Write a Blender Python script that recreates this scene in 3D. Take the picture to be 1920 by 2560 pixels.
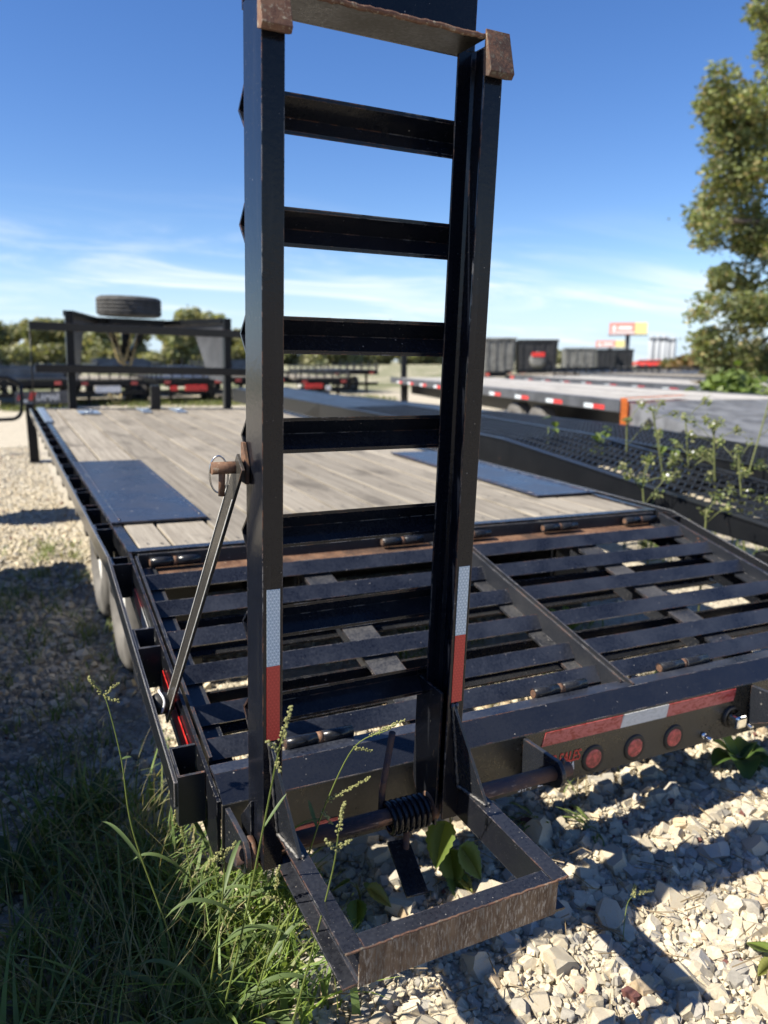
import bpy, bmesh, math, random
import numpy as np
from mathutils import Vector, Matrix

for o in list(bpy.data.objects):
    bpy.data.objects.remove(o)
S = bpy.context.scene
COL = S.collection
rnd = random.Random(7)
npr = np.random.default_rng(11)

# ------------------------------------------------------------------ camera
cam = bpy.data.cameras.new('camera')
camo = bpy.data.objects.new('camera', cam)
COL.objects.link(camo)
cr = Vector((0.895741, -0.444576, 0.0)); cu = Vector((0.085884, 0.173041, 0.981163)); cf = Vector((0.436202, 0.878868, -0.193182))
camo.matrix_world = Matrix(((cr.x, cu.x, -cf.x, -0.35604), (cr.y, cu.y, -cf.y, -2.67897), (cr.z, cu.z, -cf.z, 1.37), (0, 0, 0, 1)))
cam.sensor_fit = 'VERTICAL'; cam.sensor_height = 36.0; cam.sensor_width = 27.0
cam.lens = 1930.5 / 2560 * 36.0
cam.clip_start = 0.02; cam.clip_end = 2000
cam.dof.use_dof = True; cam.dof.focus_distance = 1.55; cam.dof.aperture_fstop = 3.1
S.camera = camo

# ------------------------------------------------------------------ sky, sun, exposure
SUN = Vector((-0.97, 0.05, 1.0)).normalized()
elev = math.asin(SUN.z)
W = bpy.data.worlds.new('World'); S.world = W; W.use_nodes = True
nt = W.node_tree; nt.nodes.clear()
def N(t, ty, **kw):
    n = t.nodes.new(ty)
    for k, v in kw.items():
        if k.startswith('i_'):
            n.inputs[k[2:].replace('_', ' ')].default_value = v
        elif k.startswith('n_'):
            n.inputs[int(k[2:])].default_value = v
        else:
            setattr(n, k, v)
    return n
def L(t, a, b): t.links.new(a, b)
def mathn(t, op, a, b=None, c=None, clamp=False):
    n = t.nodes.new('ShaderNodeMath'); n.operation = op; n.use_clamp = clamp
    for i, v in enumerate((a, b, c)):
        if v is None: continue
        if isinstance(v, (int, float)): n.inputs[i].default_value = v
        else: t.links.new(v, n.inputs[i])
    return n.outputs[0]
def maprange(t, v, a, b, c=0.0, d=1.0, smooth=True):
    n = t.nodes.new('ShaderNodeMapRange')
    n.interpolation_type = 'SMOOTHSTEP' if smooth else 'LINEAR'
    t.links.new(v, n.inputs[0])
    for i, x in enumerate((a, b, c, d)): n.inputs[i + 1].default_value = x
    return n.outputs[0]
def mixc(t, fac, a, b, mode='MIX'):
    n = t.nodes.new('ShaderNodeMix'); n.data_type = 'RGBA'; n.blend_type = mode; n.clamp_factor = True
    if isinstance(fac, (int, float)): n.inputs[0].default_value = fac
    else: t.links.new(fac, n.inputs[0])
    for i, v in ((6, a), (7, b)):
        if isinstance(v, (tuple, list)): n.inputs[i].default_value = (*v[:3], 1)
        else: t.links.new(v, n.inputs[i])
    return n.outputs[2]
def noise(t, vec, scale, detail=3, rough=0.55, dist=0.0):
    n = t.nodes.new('ShaderNodeTexNoise'); n.inputs['Scale'].default_value = scale
    n.inputs['Detail'].default_value = detail; n.inputs['Roughness'].default_value = rough; n.inputs['Distortion'].default_value = dist
    if vec is not None: t.links.new(vec, n.inputs['Vector'])
    return n.outputs['Fac']
def mapping(t, vec, scale=(1, 1, 1), loc=(0, 0, 0), rot=(0, 0, 0)):
    n = t.nodes.new('ShaderNodeMapping'); t.links.new(vec, n.inputs['Vector'])
    n.inputs['Scale'].default_value = scale; n.inputs['Location'].default_value = loc; n.inputs['Rotation'].default_value = rot
    return n.outputs[0]

sky = N(nt, 'ShaderNodeTexSky', sky_type='NISHITA', sun_disc=False, sun_elevation=elev,
        sun_rotation=math.atan2(SUN.x, SUN.y), altitude=200, air_density=0.9, dust_density=0.2, ozone_density=2.5)
bg = N(nt, 'ShaderNodeBackground'); bg.inputs[1].default_value = 0.081
wo = N(nt, 'ShaderNodeOutputWorld')
tc = N(nt, 'ShaderNodeTexCoord')
sep = N(nt, 'ShaderNodeSeparateXYZ'); L(nt, tc.outputs['Generated'], sep.inputs[0])
zz = mathn(nt, 'MAXIMUM', sep.outputs[2], 0.0)
den = mathn(nt, 'ADD', zz, 0.12)
cx = mathn(nt, 'DIVIDE', sep.outputs[0], den); cy = mathn(nt, 'DIVIDE', sep.outputs[1], den)
comb = N(nt, 'ShaderNodeCombineXYZ'); L(nt, cx, comb.inputs[0]); L(nt, cy, comb.inputs[1])
mp = mapping(nt, comb.outputs[0], scale=(0.42, 1.0, 1.0), rot=(0, 0, 0.55))
c1 = noise(nt, mp, 1.5, 6, 0.62, 0.9)
c2 = noise(nt, mapping(nt, comb.outputs[0], scale=(0.35, 0.35, 1), loc=(3.1, 1.7, 0)), 1.0, 2)
cl = mathn(nt, 'MULTIPLY', maprange(nt, c1, 0.42, 0.74), maprange(nt, c2, 0.33, 0.56))
cl = mathn(nt, 'MULTIPLY', cl, maprange(nt, sep.outputs[2], 0.21, 0.08))
hz = maprange(nt, sep.outputs[2], 0.13, 0.0)
hsv = N(nt, 'ShaderNodeHueSaturation'); hsv.inputs['Saturation'].default_value = 1.25; hsv.inputs['Hue'].default_value = 0.511; hsv.inputs['Value'].default_value = 0.99
L(nt, sky.outputs[0], hsv.inputs['Color'])
skyh = mixc(nt, mathn(nt, 'MULTIPLY', hz, 0.85), hsv.outputs[0], (3.9, 5.0, 6.3))
skyc = mixc(nt, mathn(nt, 'MULTIPLY', cl, 0.95), skyh, (6.3, 6.7, 7.2))
L(nt, skyc, bg.inputs[0]); L(nt, bg.outputs[0], wo.inputs[0])

sun = bpy.data.lights.new('sun', 'SUN'); sun.energy = 4.7; sun.angle = math.radians(0.55); sun.color = (1.0, 0.925, 0.79)
suno = bpy.data.objects.new('sun', sun); COL.objects.link(suno)
suno.rotation_euler = SUN.to_track_quat('Z', 'Y').to_euler(); suno.location = (-6, 0, 9)
vs = S.view_settings; vs.view_transform = 'Standard'; vs.look = 'None'; vs.gamma = 1; vs.use_curve_mapping = False
vs.exposure = 1.1

# ------------------------------------------------------------------ helpers
MT = Matrix(((0.9996743, 0, 0.0255216, 0), (0.0007147, 0.9996078, -0.0279962, 0), (-0.0255116, 0.0280053, 0.9992822, 0.7261722), (0, 0, 0, 1)))
def setp(o, label=None, cat=None, group=None, kind=None):
    if label: o['label'] = label
    if cat: o['category'] = cat
    if group: o['group'] = group
    if kind: o['kind'] = kind
    return o
def link(o, parent=None):
    COL.objects.link(o)
    if parent is not None: o.parent = parent
    return o
def empty(name, mw=None, parent=None, **kw):
    o = bpy.data.objects.new(name, None); o.empty_display_size = 0.1
    link(o, parent)
    if mw is not None: o.matrix_world = mw
    return setp(o, **kw)
def mobj(name, me, mats, parent=None, smooth=None, **kw):
    if isinstance(me, bmesh.types.BMesh):
        bm = me; me = bpy.data.meshes.new(name); bm.to_mesh(me); bm.free()
    if not isinstance(mats, (list, tuple)): mats = [mats]
    if not me.materials:
        for m in mats: me.materials.append(m)
    if smooth:
        me.polygons.foreach_set('use_smooth', [True] * len(me.polygons)); me.update()
    o = bpy.data.objects.new(name, me); link(o, parent)
    return setp(o, **kw)
def copyobj(o, parent=None, loc=None, rot=None, scale=None, **kw):
    c = o.copy(); COL.objects.link(c); c.parent = parent
    if loc is not None: c.location = loc
    if rot is not None: c.rotation_euler = rot
    if scale is not None: c.scale = scale
    return setp(c, **kw)
def copytree(o, parent=None, mw=None, **kw):
    c = o.copy(); COL.objects.link(c); c.parent = parent
    for ch in list(o.children): copytree(ch, c)
    if mw is not None: c.matrix_world = mw
    return setp(c, **kw)
def BM(): return bmesh.new()
def box(bm, x0, x1, y0, y1, z0, z1, bev=0.0, mi=0, mat=None):
    co = [(x, y, z) for x in (x0, x1) for y in (y0, y1) for z in (z0, z1)]
    vs_ = [bm.verts.new(mat @ Vector(c) if mat else c) for c in co]
    fs = []
    for q in ((0, 1, 3, 2), (4, 6, 7, 5), (0, 4, 5, 1), (2, 3, 7, 6), (0, 2, 6, 4), (1, 5, 7, 3)):
        f = bm.faces.new([vs_[i] for i in q]); f.material_index = mi; fs.append(f)
    if bev > 0:
        es = list({e for f in fs for e in f.edges})
        r = bmesh.ops.bevel(bm, geom=es, offset=bev, segments=2, profile=0.5, affect='EDGES')
        for f in r['faces']: f.material_index = mi
    return fs
def prism(bm, pts, axis, a, b, mi=0, mat=None, bev=0.0):
    """closed 2-D outline swept along an axis: x -> (y,z), y -> (x,z), z -> (x,y)"""
    def P3(p, t):
        v = {'x': (t, p[0], p[1]), 'y': (p[0], t, p[1]), 'z': (p[0], p[1], t)}[axis]
        return mat @ Vector(v) if mat else Vector(v)
    A = [bm.verts.new(P3(p, a)) for p in pts]; B = [bm.verts.new(P3(p, b)) for p in pts]
    n = len(pts); fs = []
    for i in range(n):
        fs.append(bm.faces.new((A[i], A[(i + 1) % n], B[(i + 1) % n], B[i])))
    fs.append(bm.faces.new(A)); fs.append(bm.faces.new(B[::-1]))
    for f in fs: f.material_index = mi
    if bev > 0:
        es = list({e for f in fs for e in f.edges})
        r = bmesh.ops.bevel(bm, geom=es, offset=bev, segments=2, profile=0.5, affect='EDGES')
        for f in r['faces']: f.material_index = mi
    bmesh.ops.recalc_face_normals(bm, faces=[f for f in bm.faces])
    return fs
def tube(bm, pts, rad, seg=10, mi=0, caps=True):
    """round bar along a polyline; rad may be a list"""
    pts = [Vector(p) for p in pts]; n = len(pts)
    rads = rad if isinstance(rad, (list, tuple)) else [rad] * n
    t0 = (pts[1] - pts[0]).normalized(); ref = Vector((0, 0, 1)) if abs(t0.z) < 0.9 else Vector((1, 0, 0))
    u = t0.cross(ref).normalized(); rings = []
    for i, p in enumerate(pts):
        t = (pts[min(i + 1, n - 1)] - pts[max(i - 1, 0)]).normalized()
        u = (u - t * u.dot(t)).normalized(); w = t.cross(u)
        rings.append([bm.verts.new(p + (u * math.cos(2 * math.pi * k / seg) + w * math.sin(2 * math.pi * k / seg)) * rads[i]) for k in range(seg)])
    for i in range(n - 1):
        for k in range(seg):
            f = bm.faces.new((rings[i][k], rings[i][(k + 1) % seg], rings[i + 1][(k + 1) % seg], rings[i + 1][k])); f.smooth = True; f.material_index = mi
    if caps:
        f = bm.faces.new(rings[0][::-1]); f.material_index = mi
        f = bm.faces.new(rings[-1]); f.material_index = mi
def lathe(bm, prof, axis='x', c=(0, 0, 0), seg=32, mi=0, mis=None):
    """profile of (t, r) turned about an axis through c"""
    rings = []
    for (t, r) in prof:
        ring = []
        for k in range(seg):
            a = 2 * math.pi * k / seg; p, q = r * math.cos(a), r * math.sin(a)
            v = {'x': (t, p, q), 'y': (p, t, q), 'z': (p, q, t)}[axis]
            ring.append(bm.verts.new((v[0] + c[0], v[1] + c[1], v[2] + c[2])))
        rings.append(ring)
    fs = []
    for i in range(len(prof) - 1):
        for k in range(seg):
            f = bm.faces.new((rings[i][k], rings[i][(k + 1) % seg], rings[i + 1][(k + 1) % seg], rings[i + 1][k]))
            f.smooth = True; f.material_index = mis[i] if mis else mi; fs.append(f)
    bmesh.ops.recalc_face_normals(bm, faces=fs)
def np_mesh(name, V, F, cols=None, smooth=False):
    me = bpy.data.meshes.new(name)
    V = np.asarray(V, np.float32); F = np.asarray(F, np.int32); k = F.shape[1]
    me.vertices.add(len(V)); me.vertices.foreach_set('co', V.ravel())
    me.loops.add(F.size); me.loops.foreach_set('vertex_index', F.ravel())
    me.polygons.add(len(F)); me.polygons.foreach_set('loop_start', np.arange(0, F.size, k, dtype=np.int32))
    me.polygons.foreach_set('loop_total', np.full(len(F), k, np.int32))
    me.polygons.foreach_set('use_smooth', np.full(len(F), bool(smooth)))
    me.update(calc_edges=True)
    if cols is not None:
        at = me.color_attributes.new('tint', 'FLOAT_COLOR', 'POINT')
        c4 = np.ones((len(V), 4), np.float32); c4[:, :3] = cols
        at.data.foreach_set('color', c4.ravel())
    return me

# ------------------------------------------------------------------ materials
def newmat(name):
    m = bpy.data.materials.new(name); m.use_nodes = True
    t = m.node_tree; b = t.nodes['Principled BSDF']
    return m, t, b
def simple(name, col, rough=0.5, metal=0.0, spec=0.5, emit=None, var=0.0, vscale=8.0, bump=0.0, bscale=60.0):
    m, t, b = newmat(name)
    b.inputs['Base Color'].default_value = (*col, 1); b.inputs['Roughness'].default_value = rough
    b.inputs['Metallic'].default_value = metal; b.inputs['Specular IOR Level'].default_value = spec
    tcn = N(t, 'ShaderNodeTexCoord')
    if var > 0:
        f = noise(t, tcn.outputs['Object'], vscale, 4)
        L(t, mixc(t, maprange(t, f, 0.3, 0.7), tuple(c * (1 - var) for c in col), tuple(min(1, c * (1 + var)) for c in col)), b.inputs['Base Color'])
    if bump > 0:
        bp = N(t, 'ShaderNodeBump'); bp.inputs['Strength'].default_value = bump; bp.inputs['Distance'].default_value = 0.004
        L(t, noise(t, tcn.outputs['Object'], bscale, 4), bp.inputs['Height']); L(t, bp.outputs[0], b.inputs['Normal'])
    return m
def paint(name, base=(0.011, 0.013, 0.018), rough=0.27, dust=0.35, rust=0.12, chips=0.5, edge=True, dust_refl_col=(0.10, 0.10, 0.10), streak=0.0, peel=0.12, vert=0.2, fleck=0.5, fscale=55.0, spec=0.45, edgecol=(0.07, 0.07, 0.075), edgeamt=0.25):
    """gloss black machine paint: orange peel, settled dust (mirrored ground on the tail), stone chips, rust breaking out at edges"""
    m, t, b = newmat(name)
    tcn = N(t, 'ShaderNodeTexCoord'); geo = N(t, 'ShaderNodeNewGeometry'); oi = N(t, 'ShaderNodeObjectInfo')
    off = N(t, 'ShaderNodeVectorMath', operation='MULTIPLY_ADD')
    cmb = N(t, 'ShaderNodeCombineXYZ'); L(t, mathn(t, 'MULTIPLY', oi.outputs['Random'], 37.0), cmb.inputs[0]); L(t, mathn(t, 'MULTIPLY', oi.outputs['Random'], 11.0), cmb.inputs[1])
    off.inputs[1].default_value = (1, 1, 1); L(t, tcn.outputs['Object'], off.inputs[0]); L(t, cmb.outputs[0], off.inputs[2])
    P = off.outputs[0]
    big = noise(t, P, 5.0, 5, 0.6); mid = noise(t, P, 28.0, 5, 0.65); fine = noise(t, P, 140.0, 3, 0.6)
    sepn = N(t, 'ShaderNodeSeparateXYZ'); L(t, geo.outputs['Normal'], sepn.inputs[0])
    upf = maprange(t, sepn.outputs[2], 0.05, 0.95)
    dmask = mathn(t, 'MULTIPLY', mathn(t, 'ADD', mathn(t, 'MULTIPLY', upf, 1.0 - vert), vert), maprange(t, mathn(t, 'ADD', mathn(t, 'MULTIPLY', big, 0.6), mathn(t, 'MULTIPLY', fine, 0.4)), 0.34, 0.66))
    dmask = mathn(t, 'MULTIPLY', dmask, dust)
    col = mixc(t, dmask, base, dust_refl_col)
    if streak > 0:
        st = noise(t, mapping(t, P, scale=(60, 60, 3.0)), 1.0, 3)
        col = mixc(t, mathn(t, 'MULTIPLY', maprange(t, st, 0.56, 0.75), streak), col, (0.16, 0.15, 0.14))
    ch = mathn(t, 'MULTIPLY', maprange(t, fine, 0.735, 0.76), maprange(t, mid, 0.46, 0.60))
    ch = mathn(t, 'MULTIPLY', ch, chips)
    col = mixc(t, ch, col, (0.42, 0.40, 0.37))
    if fleck > 0:
        for k_, sc_ in ((1.0, fscale), (0.8, fscale * 2.3)):
            vo = N(t, 'ShaderNodeTexVoronoi'); vo.inputs['Scale'].default_value = sc_; vo.inputs['Randomness'].default_value = 1.0; L(t, P, vo.inputs['Vector'])
            sc3 = N(t, 'ShaderNodeSeparateColor'); L(t, vo.outputs['Color'], sc3.inputs[0])
            fl = mathn(t, 'MULTIPLY', maprange(t, vo.outputs['Distance'], 0.17, 0.10), mathn(t, 'GREATER_THAN', sc3.outputs[0], 1.0 - 0.34 * fleck))
            fl = mathn(t, 'MULTIPLY', mathn(t, 'MULTIPLY', fl, maprange(t, mid, 0.36, 0.55)), k_)
            col = mixc(t, mathn(t, 'MULTIPLY', fl, 0.8), col, (0.30, 0.28, 0.255))
    rcol = mixc(t, maprange(t, fine, 0.35, 0.7), (0.13, 0.045, 0.018), (0.30, 0.13, 0.05))
    rm = maprange(t, mathn(t, 'ADD', mathn(t, 'MULTIPLY', mid, 0.5), mathn(t, 'MULTIPLY', big, 0.5)), 0.70 - rust * 0.35, 0.74 - rust * 0.35)
    rm = mathn(t, 'MULTIPLY', rm, 1.0 if rust > 0.01 else 0.0)
    if edge:
        bv = N(t, 'ShaderNodeBevel', samples=3); bv.inputs['Radius'].default_value = 0.0032
        dp = N(t, 'ShaderNodeVectorMath', operation='DOT_PRODUCT'); L(t, bv.outputs[0], dp.inputs[0]); L(t, geo.outputs['Normal'], dp.inputs[1])
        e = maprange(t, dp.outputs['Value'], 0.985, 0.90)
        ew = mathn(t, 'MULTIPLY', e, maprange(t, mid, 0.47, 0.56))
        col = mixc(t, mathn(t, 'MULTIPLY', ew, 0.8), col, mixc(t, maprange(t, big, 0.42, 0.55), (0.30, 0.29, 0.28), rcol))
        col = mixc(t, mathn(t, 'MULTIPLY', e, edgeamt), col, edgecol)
    col = mixc(t, rm, col, rcol)
    L(t, col, b.inputs['Base Color'])
    rg = mathn(t, 'ADD', mathn(t, 'ADD', rough, mathn(t, 'MULTIPLY', dmask, 0.55)), mathn(t, 'MULTIPLY', mathn(t, 'ADD', rm, ch), 0.45), clamp=True)
    L(t, rg, b.inputs['Roughness']); b.inputs['Specular IOR Level'].default_value = spec
    bp = N(t, 'ShaderNodeBump'); bp.inputs['Strength'].default_value = peel; bp.inputs['Distance'].default_value = 0.002
    hgt = mathn(t, 'ADD', noise(t, P, 90.0, 2), mathn(t, 'MULTIPLY', rm, 0.6)); L(t, hgt, bp.inputs['Height']); L(t, bp.outputs[0], b.inputs['Normal'])
    return m
M = {}
M['paint'] = paint('black_paint', base=(0.007, 0.008, 0.011), rough=0.2, dust=0.22, fleck=0.3, spec=0.32)
M['ramp'] = paint('ramp_paint', base=(0.0040, 0.0052, 0.0095), rough=0.16, dust=0.10, rust=0.0, chips=0.3, fleck=0.07, fscale=90, streak=0.05, vert=0.35, spec=0.27)
M['slat'] = paint('slat_paint', base=(0.010, 0.012, 0.019), rough=0.26, dust=0.5, rust=0.03, chips=0.8, dust_refl_col=(0.078, 0.086, 0.108), fleck=0.20, fscale=75)
M['dusty'] = paint('dusty_paint', rough=0.30, dust=0.62, rust=0.10, chips=0.9, dust_refl_col=(0.13, 0.125, 0.12), fleck=0.5)
M['foot'] = paint('foot_paint', base=(0.009, 0.010, 0.014), rough=0.24, dust=0.26, rust=0.0, chips=0.8, dust_refl_col=(0.075, 0.08, 0.095), fleck=1.0, fscale=120)
M['far'] = paint('far_paint', base=(0.007, 0.008, 0.010), edge=False, rough=0.3, dust=0.2, fleck=0.0, spec=0.18)
M['tail'] = paint('tail_paint', base=(0.016, 0.0145, 0.011), rough=0.22, dust=0.7, rust=0.0, chips=0.3, edge=False, dust_refl_col=(0.068, 0.061, 0.047), vert=0.9, fleck=0.15, spec=0.6)  # olive dust layer stands in for sunlit gravel mirrored in the plate
M['edge_rust'] = paint('chipped_edge_paint', rough=0.28, dust=0.35, rust=0.30, chips=0.9)
M['tailslope'] = paint('clean_slope_paint', base=(0.008, 0.010, 0.016), rough=0.16, dust=0.07, rust=0.0, chips=0.4, edge=True, fleck=0.10, fscale=70)
M['brace'] = paint('brace_paint', base=(0.03, 0.028, 0.025), rough=0.22, dust=0.5, rust=0.0, chips=0.3, dust_refl_col=(0.16, 0.14, 0.11))
M['bright_edge'] = simple('worn_glint_steel', (0.78, 0.76, 0.70), 0.38, 0.35, var=0.15, vscale=40)  # worn flange edges; near-white colour stands in for their sun glint
M['weld'] = paint('weld_paint', base=(0.03, 0.03, 0.033), rough=0.22, dust=0.9, rust=0.0, chips=1.0, edge=False, dust_refl_col=(0.30, 0.29, 0.27), peel=0.3)
def rustmat(name, a, b_, c, amt=0.5, stretch=(1, 1, 1)):
    m, t, b = newmat(name); tcn = N(t, 'ShaderNodeTexCoord'); P = mapping(t, tcn.outputs['Object'], scale=stretch)
    n1 = noise(t, P, 22, 6, 0.7); n2 = noise(t, P, 110, 5, 0.7); n3 = noise(t, P, 6, 3)
    col = mixc(t, maprange(t, n1, 0.35, 0.65), a, b_)
    col = mixc(t, maprange(t, n2, 0.62 - 0.12 * amt, 0.68), col, c)
    col = mixc(t, mathn(t, 'MULTIPLY', maprange(t, mathn(t, 'ADD', mathn(t, 'MULTIPLY', n3, 0.6), mathn(t, 'MULTIPLY', n2, 0.4)), 0.49, 0.58), 0.6), col, (0.02, 0.018, 0.018))
    L(t, col, b.inputs['Base Color']); b.inputs['Roughness'].default_value = 0.75; b.inputs['Specular IOR Level'].default_value = 0.3
    bp = N(t, 'ShaderNodeBump'); bp.inputs['Strength'].default_value = 0.5; bp.inputs['Distance'].default_value = 0.003
    L(t, n2, bp.inputs['Height']); L(t, bp.outputs[0], b.inputs['Normal'])
    return m
M['rust'] = rustmat('rusty_steel', (0.095, 0.048, 0.030), (0.19, 0.105, 0.062), (0.30, 0.23, 0.17))
M['padrust'] = rustmat('pad_rust', (0.10, 0.05, 0.035), (0.17, 0.095, 0.06), (0.34, 0.29, 0.21), 0.8)
M['scrape'] = rustmat('scraped_steel', (0.11, 0.066, 0.040), (0.21, 0.140, 0.085), (0.50, 0.44, 0.35), 1.2, stretch=(2.4, 1.0, 0.45))
M['pipe'] = rustmat('pipe_rust', (0.035, 0.03, 0.045), (0.13, 0.07, 0.045), (0.20, 0.16, 0.15), 0.3, stretch=(0.4, 1, 1))
M['steel'] = simple('bright_steel', (0.55, 0.54, 0.52), 0.25, 1.0)
M['chrome'] = simple('chrome', (0.75, 0.75, 0.74), 0.06, 1.0)
M['rubber'] = simple('tyre_rubber', (0.055, 0.054, 0.052), 0.85, var=0.35, vscale=9, bump=0.25, bscale=90)
M['rubber_lit'] = simple('sunlit_tyre_rubber', (0.105, 0.10, 0.094), 0.85, var=0.35, vscale=7, bump=0.2, bscale=60)  # paler copy of the rubber, sunlight on the tyres put into its colour
M['rim'] = simple('wheel_rim', (0.62, 0.62, 0.60), 0.4, 0.2, var=0.15)
M['redlens'] = simple('red_lens', (0.50, 0.085, 0.07), 0.42, var=0.45, vscale=70, bump=0.3, bscale=200)
M['grommet'] = simple('rubber_grommet', (0.012, 0.012, 0.012), 0.55)
M['orange'] = simple('orange_strap', (0.62, 0.17, 0.035), 0.6, var=0.25, vscale=40)
M['grey'] = simple('grey_paint', (0.062, 0.066, 0.075), 0.4, var=0.3, vscale=4, bump=0.1)
M['tailgrey'] = simple('weathered_grey_paint', (0.135, 0.14, 0.15), 0.42, var=0.35, vscale=5, bump=0.12)
M['darkbox'] = simple('dump_body_paint', (0.022, 0.022, 0.024), 0.45, var=0.4, vscale=3)
M['greybox'] = simple('grey_body_paint', (0.13, 0.13, 0.125), 0.5, var=0.35, vscale=3)
M['white'] = simple('white_paint', (0.72, 0.72, 0.72), 0.45, var=0.08)
M['red'] = simple('red_paint', (0.55, 0.035, 0.03), 0.4, var=0.2)
M['yellow'] = simple('yellow_paint', (0.72, 0.60, 0.26), 0.45, var=0.1)
M['palered'] = simple('pale_red_paint', (0.60, 0.22, 0.18), 0.5, var=0.15)
M['galv'] = simple('galvanised_plate', (0.33, 0.38, 0.44), 0.3, 0.6, var=0.3, vscale=30)
M['chain'] = simple('gold_chain', (0.42, 0.33, 0.16), 0.45, 0.5)
M['concrete'] = simple('pale_building', (0.33, 0.35, 0.38), 0.8, var=0.1)  # bluish cast carries the distance haze in the colour
M['zip'] = simple('white_plastic', (0.75, 0.75, 0.75), 0.4)

def tapemat(name, col, ink, cell=0.0064, faded=0.0):
    """retroreflective tape: triangle lattice of embossed cells"""
    m, t, b = newmat(name); tcn = N(t, 'ShaderNodeTexCoord'); sp = N(t, 'ShaderNodeSeparateXYZ'); L(t, tcn.outputs['Object'], sp.inputs[0])
    lines = None
    for a in (0.0, 60.0, 120.0):
        c_, s_ = math.cos(math.radians(a)), math.sin(math.radians(a))
        q = mathn(t, 'ADD', mathn(t, 'MULTIPLY', sp.outputs[0], s_ / cell), mathn(t, 'MULTIPLY', sp.outputs[2], c_ / cell))
        fr = mathn(t, 'ABSOLUTE', mathn(t, 'SUBTRACT', mathn(t, 'FRACT', q), 0.5))
        ln = maprange(t, fr, 0.40, 0.46)
        lines = ln if lines is None else mathn(t, 'MAXIMUM', lines, ln)
    c = mixc(t, lines, col, ink)
    if faded > 0:
        n1 = noise(t, mapping(t, tcn.outputs['Object'], scale=(1, 1, 2.2)), 34, 6, 0.7, 1.5)
        c = mixc(t, mathn(t, 'MULTIPLY', maprange(t, n1, 0.62, 0.44), faded), c, tuple(min(0.8, v * 1.3 + 0.10) for v in col))
    L(t, c, b.inputs['Base Color']); b.inputs['Roughness'].default_value = 0.32
    return m
M['tape_w'] = tapemat('tape_white', (0.34, 0.43, 0.49), (0.72, 0.78, 0.80))
M['tape_r'] = tapemat('tape_red', (0.44, 0.014, 0.012), (0.62, 0.05, 0.04))
M['tape_rf'] = tapemat('tape_red_faded', (0.36, 0.03, 0.025), (0.30, 0.025, 0.02), cell=0.003, faded=0.85)
M['tape_wf'] = tapemat('tape_white_faded', (0.55, 0.56, 0.53), (0.48, 0.49, 0.47), cell=0.003, faded=0.4)
M['tape_bw'] = simple('plain_white_tape', (0.60, 0.66, 0.70), 0.4)

def woodmat(name, a, b_, c):
    m, t, b = newmat(name); tcn = N(t, 'ShaderNodeTexCoord'); oi = N(t, 'ShaderNodeObjectInfo')
    cmb = N(t, 'ShaderNodeCombineXYZ'); L(t, mathn(t, 'MULTIPLY', oi.outputs['Random'], 23.0), cmb.inputs[0]); L(t, mathn(t, 'MULTIPLY', oi.outputs['Random'], 57.0), cmb.inputs[1])
    ad = N(t, 'ShaderNodeVectorMath', operation='ADD'); L(t, tcn.outputs['Object'], ad.inputs[0]); L(t, cmb.outputs[0], ad.inputs[1]); P = ad.outputs[0]
    g1 = noise(t, mapping(t, P, scale=(34, 1.3, 8)), 1.0, 6, 0.7, 0.6)
    g2 = noise(t, mapping(t, P, scale=(150, 3.0, 20)), 1.0, 4, 0.7)
    blot = noise(t, mapping(t, P, scale=(3, 1.2, 1)), 1.6, 4)
    col = mixc(t, maprange(t, g1, 0.3, 0.7), a, b_)
    col = mixc(t, mathn(t, 'MULTIPLY', maprange(t, g2, 0.58, 0.72), 0.65), col, c)
    col = mixc(t, mathn(t, 'MULTIPLY', maprange(t, blot, 0.52, 0.70), 0.65), col, tuple(v * 0.5 for v in a))
    hs = N(t, 'ShaderNodeHueSaturation'); L(t, col, hs.inputs['Color']); L(t, maprange(t, oi.outputs['Random'], 0, 1, 0.80, 1.12, False), hs.inputs['Value'])
    L(t, hs.outputs[0], b.inputs['Base Color']); b.inputs['Roughness'].default_value = 0.82; b.inputs['Specular IOR Level'].default_value = 0.25
    bp = N(t, 'ShaderNodeBump'); bp.inputs['Strength'].default_value = 0.35; bp.inputs['Distance'].default_value = 0.003
    L(t, mathn(t, 'ADD', g1, mathn(t, 'MULTIPLY', g2, 0.6)), bp.inputs['Height']); L(t, bp.outputs[0], b.inputs['Normal'])
    return m
M['wood'] = woodmat('weathered_plank', (0.200, 0.175, 0.140), (0.320, 0.288, 0.235), (0.070, 0.062, 0.052))
M['wood_pale'] = woodmat('bleached_plank', (0.34, 0.325, 0.305), (0.45, 0.435, 0.41), (0.22, 0.21, 0.20))

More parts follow.
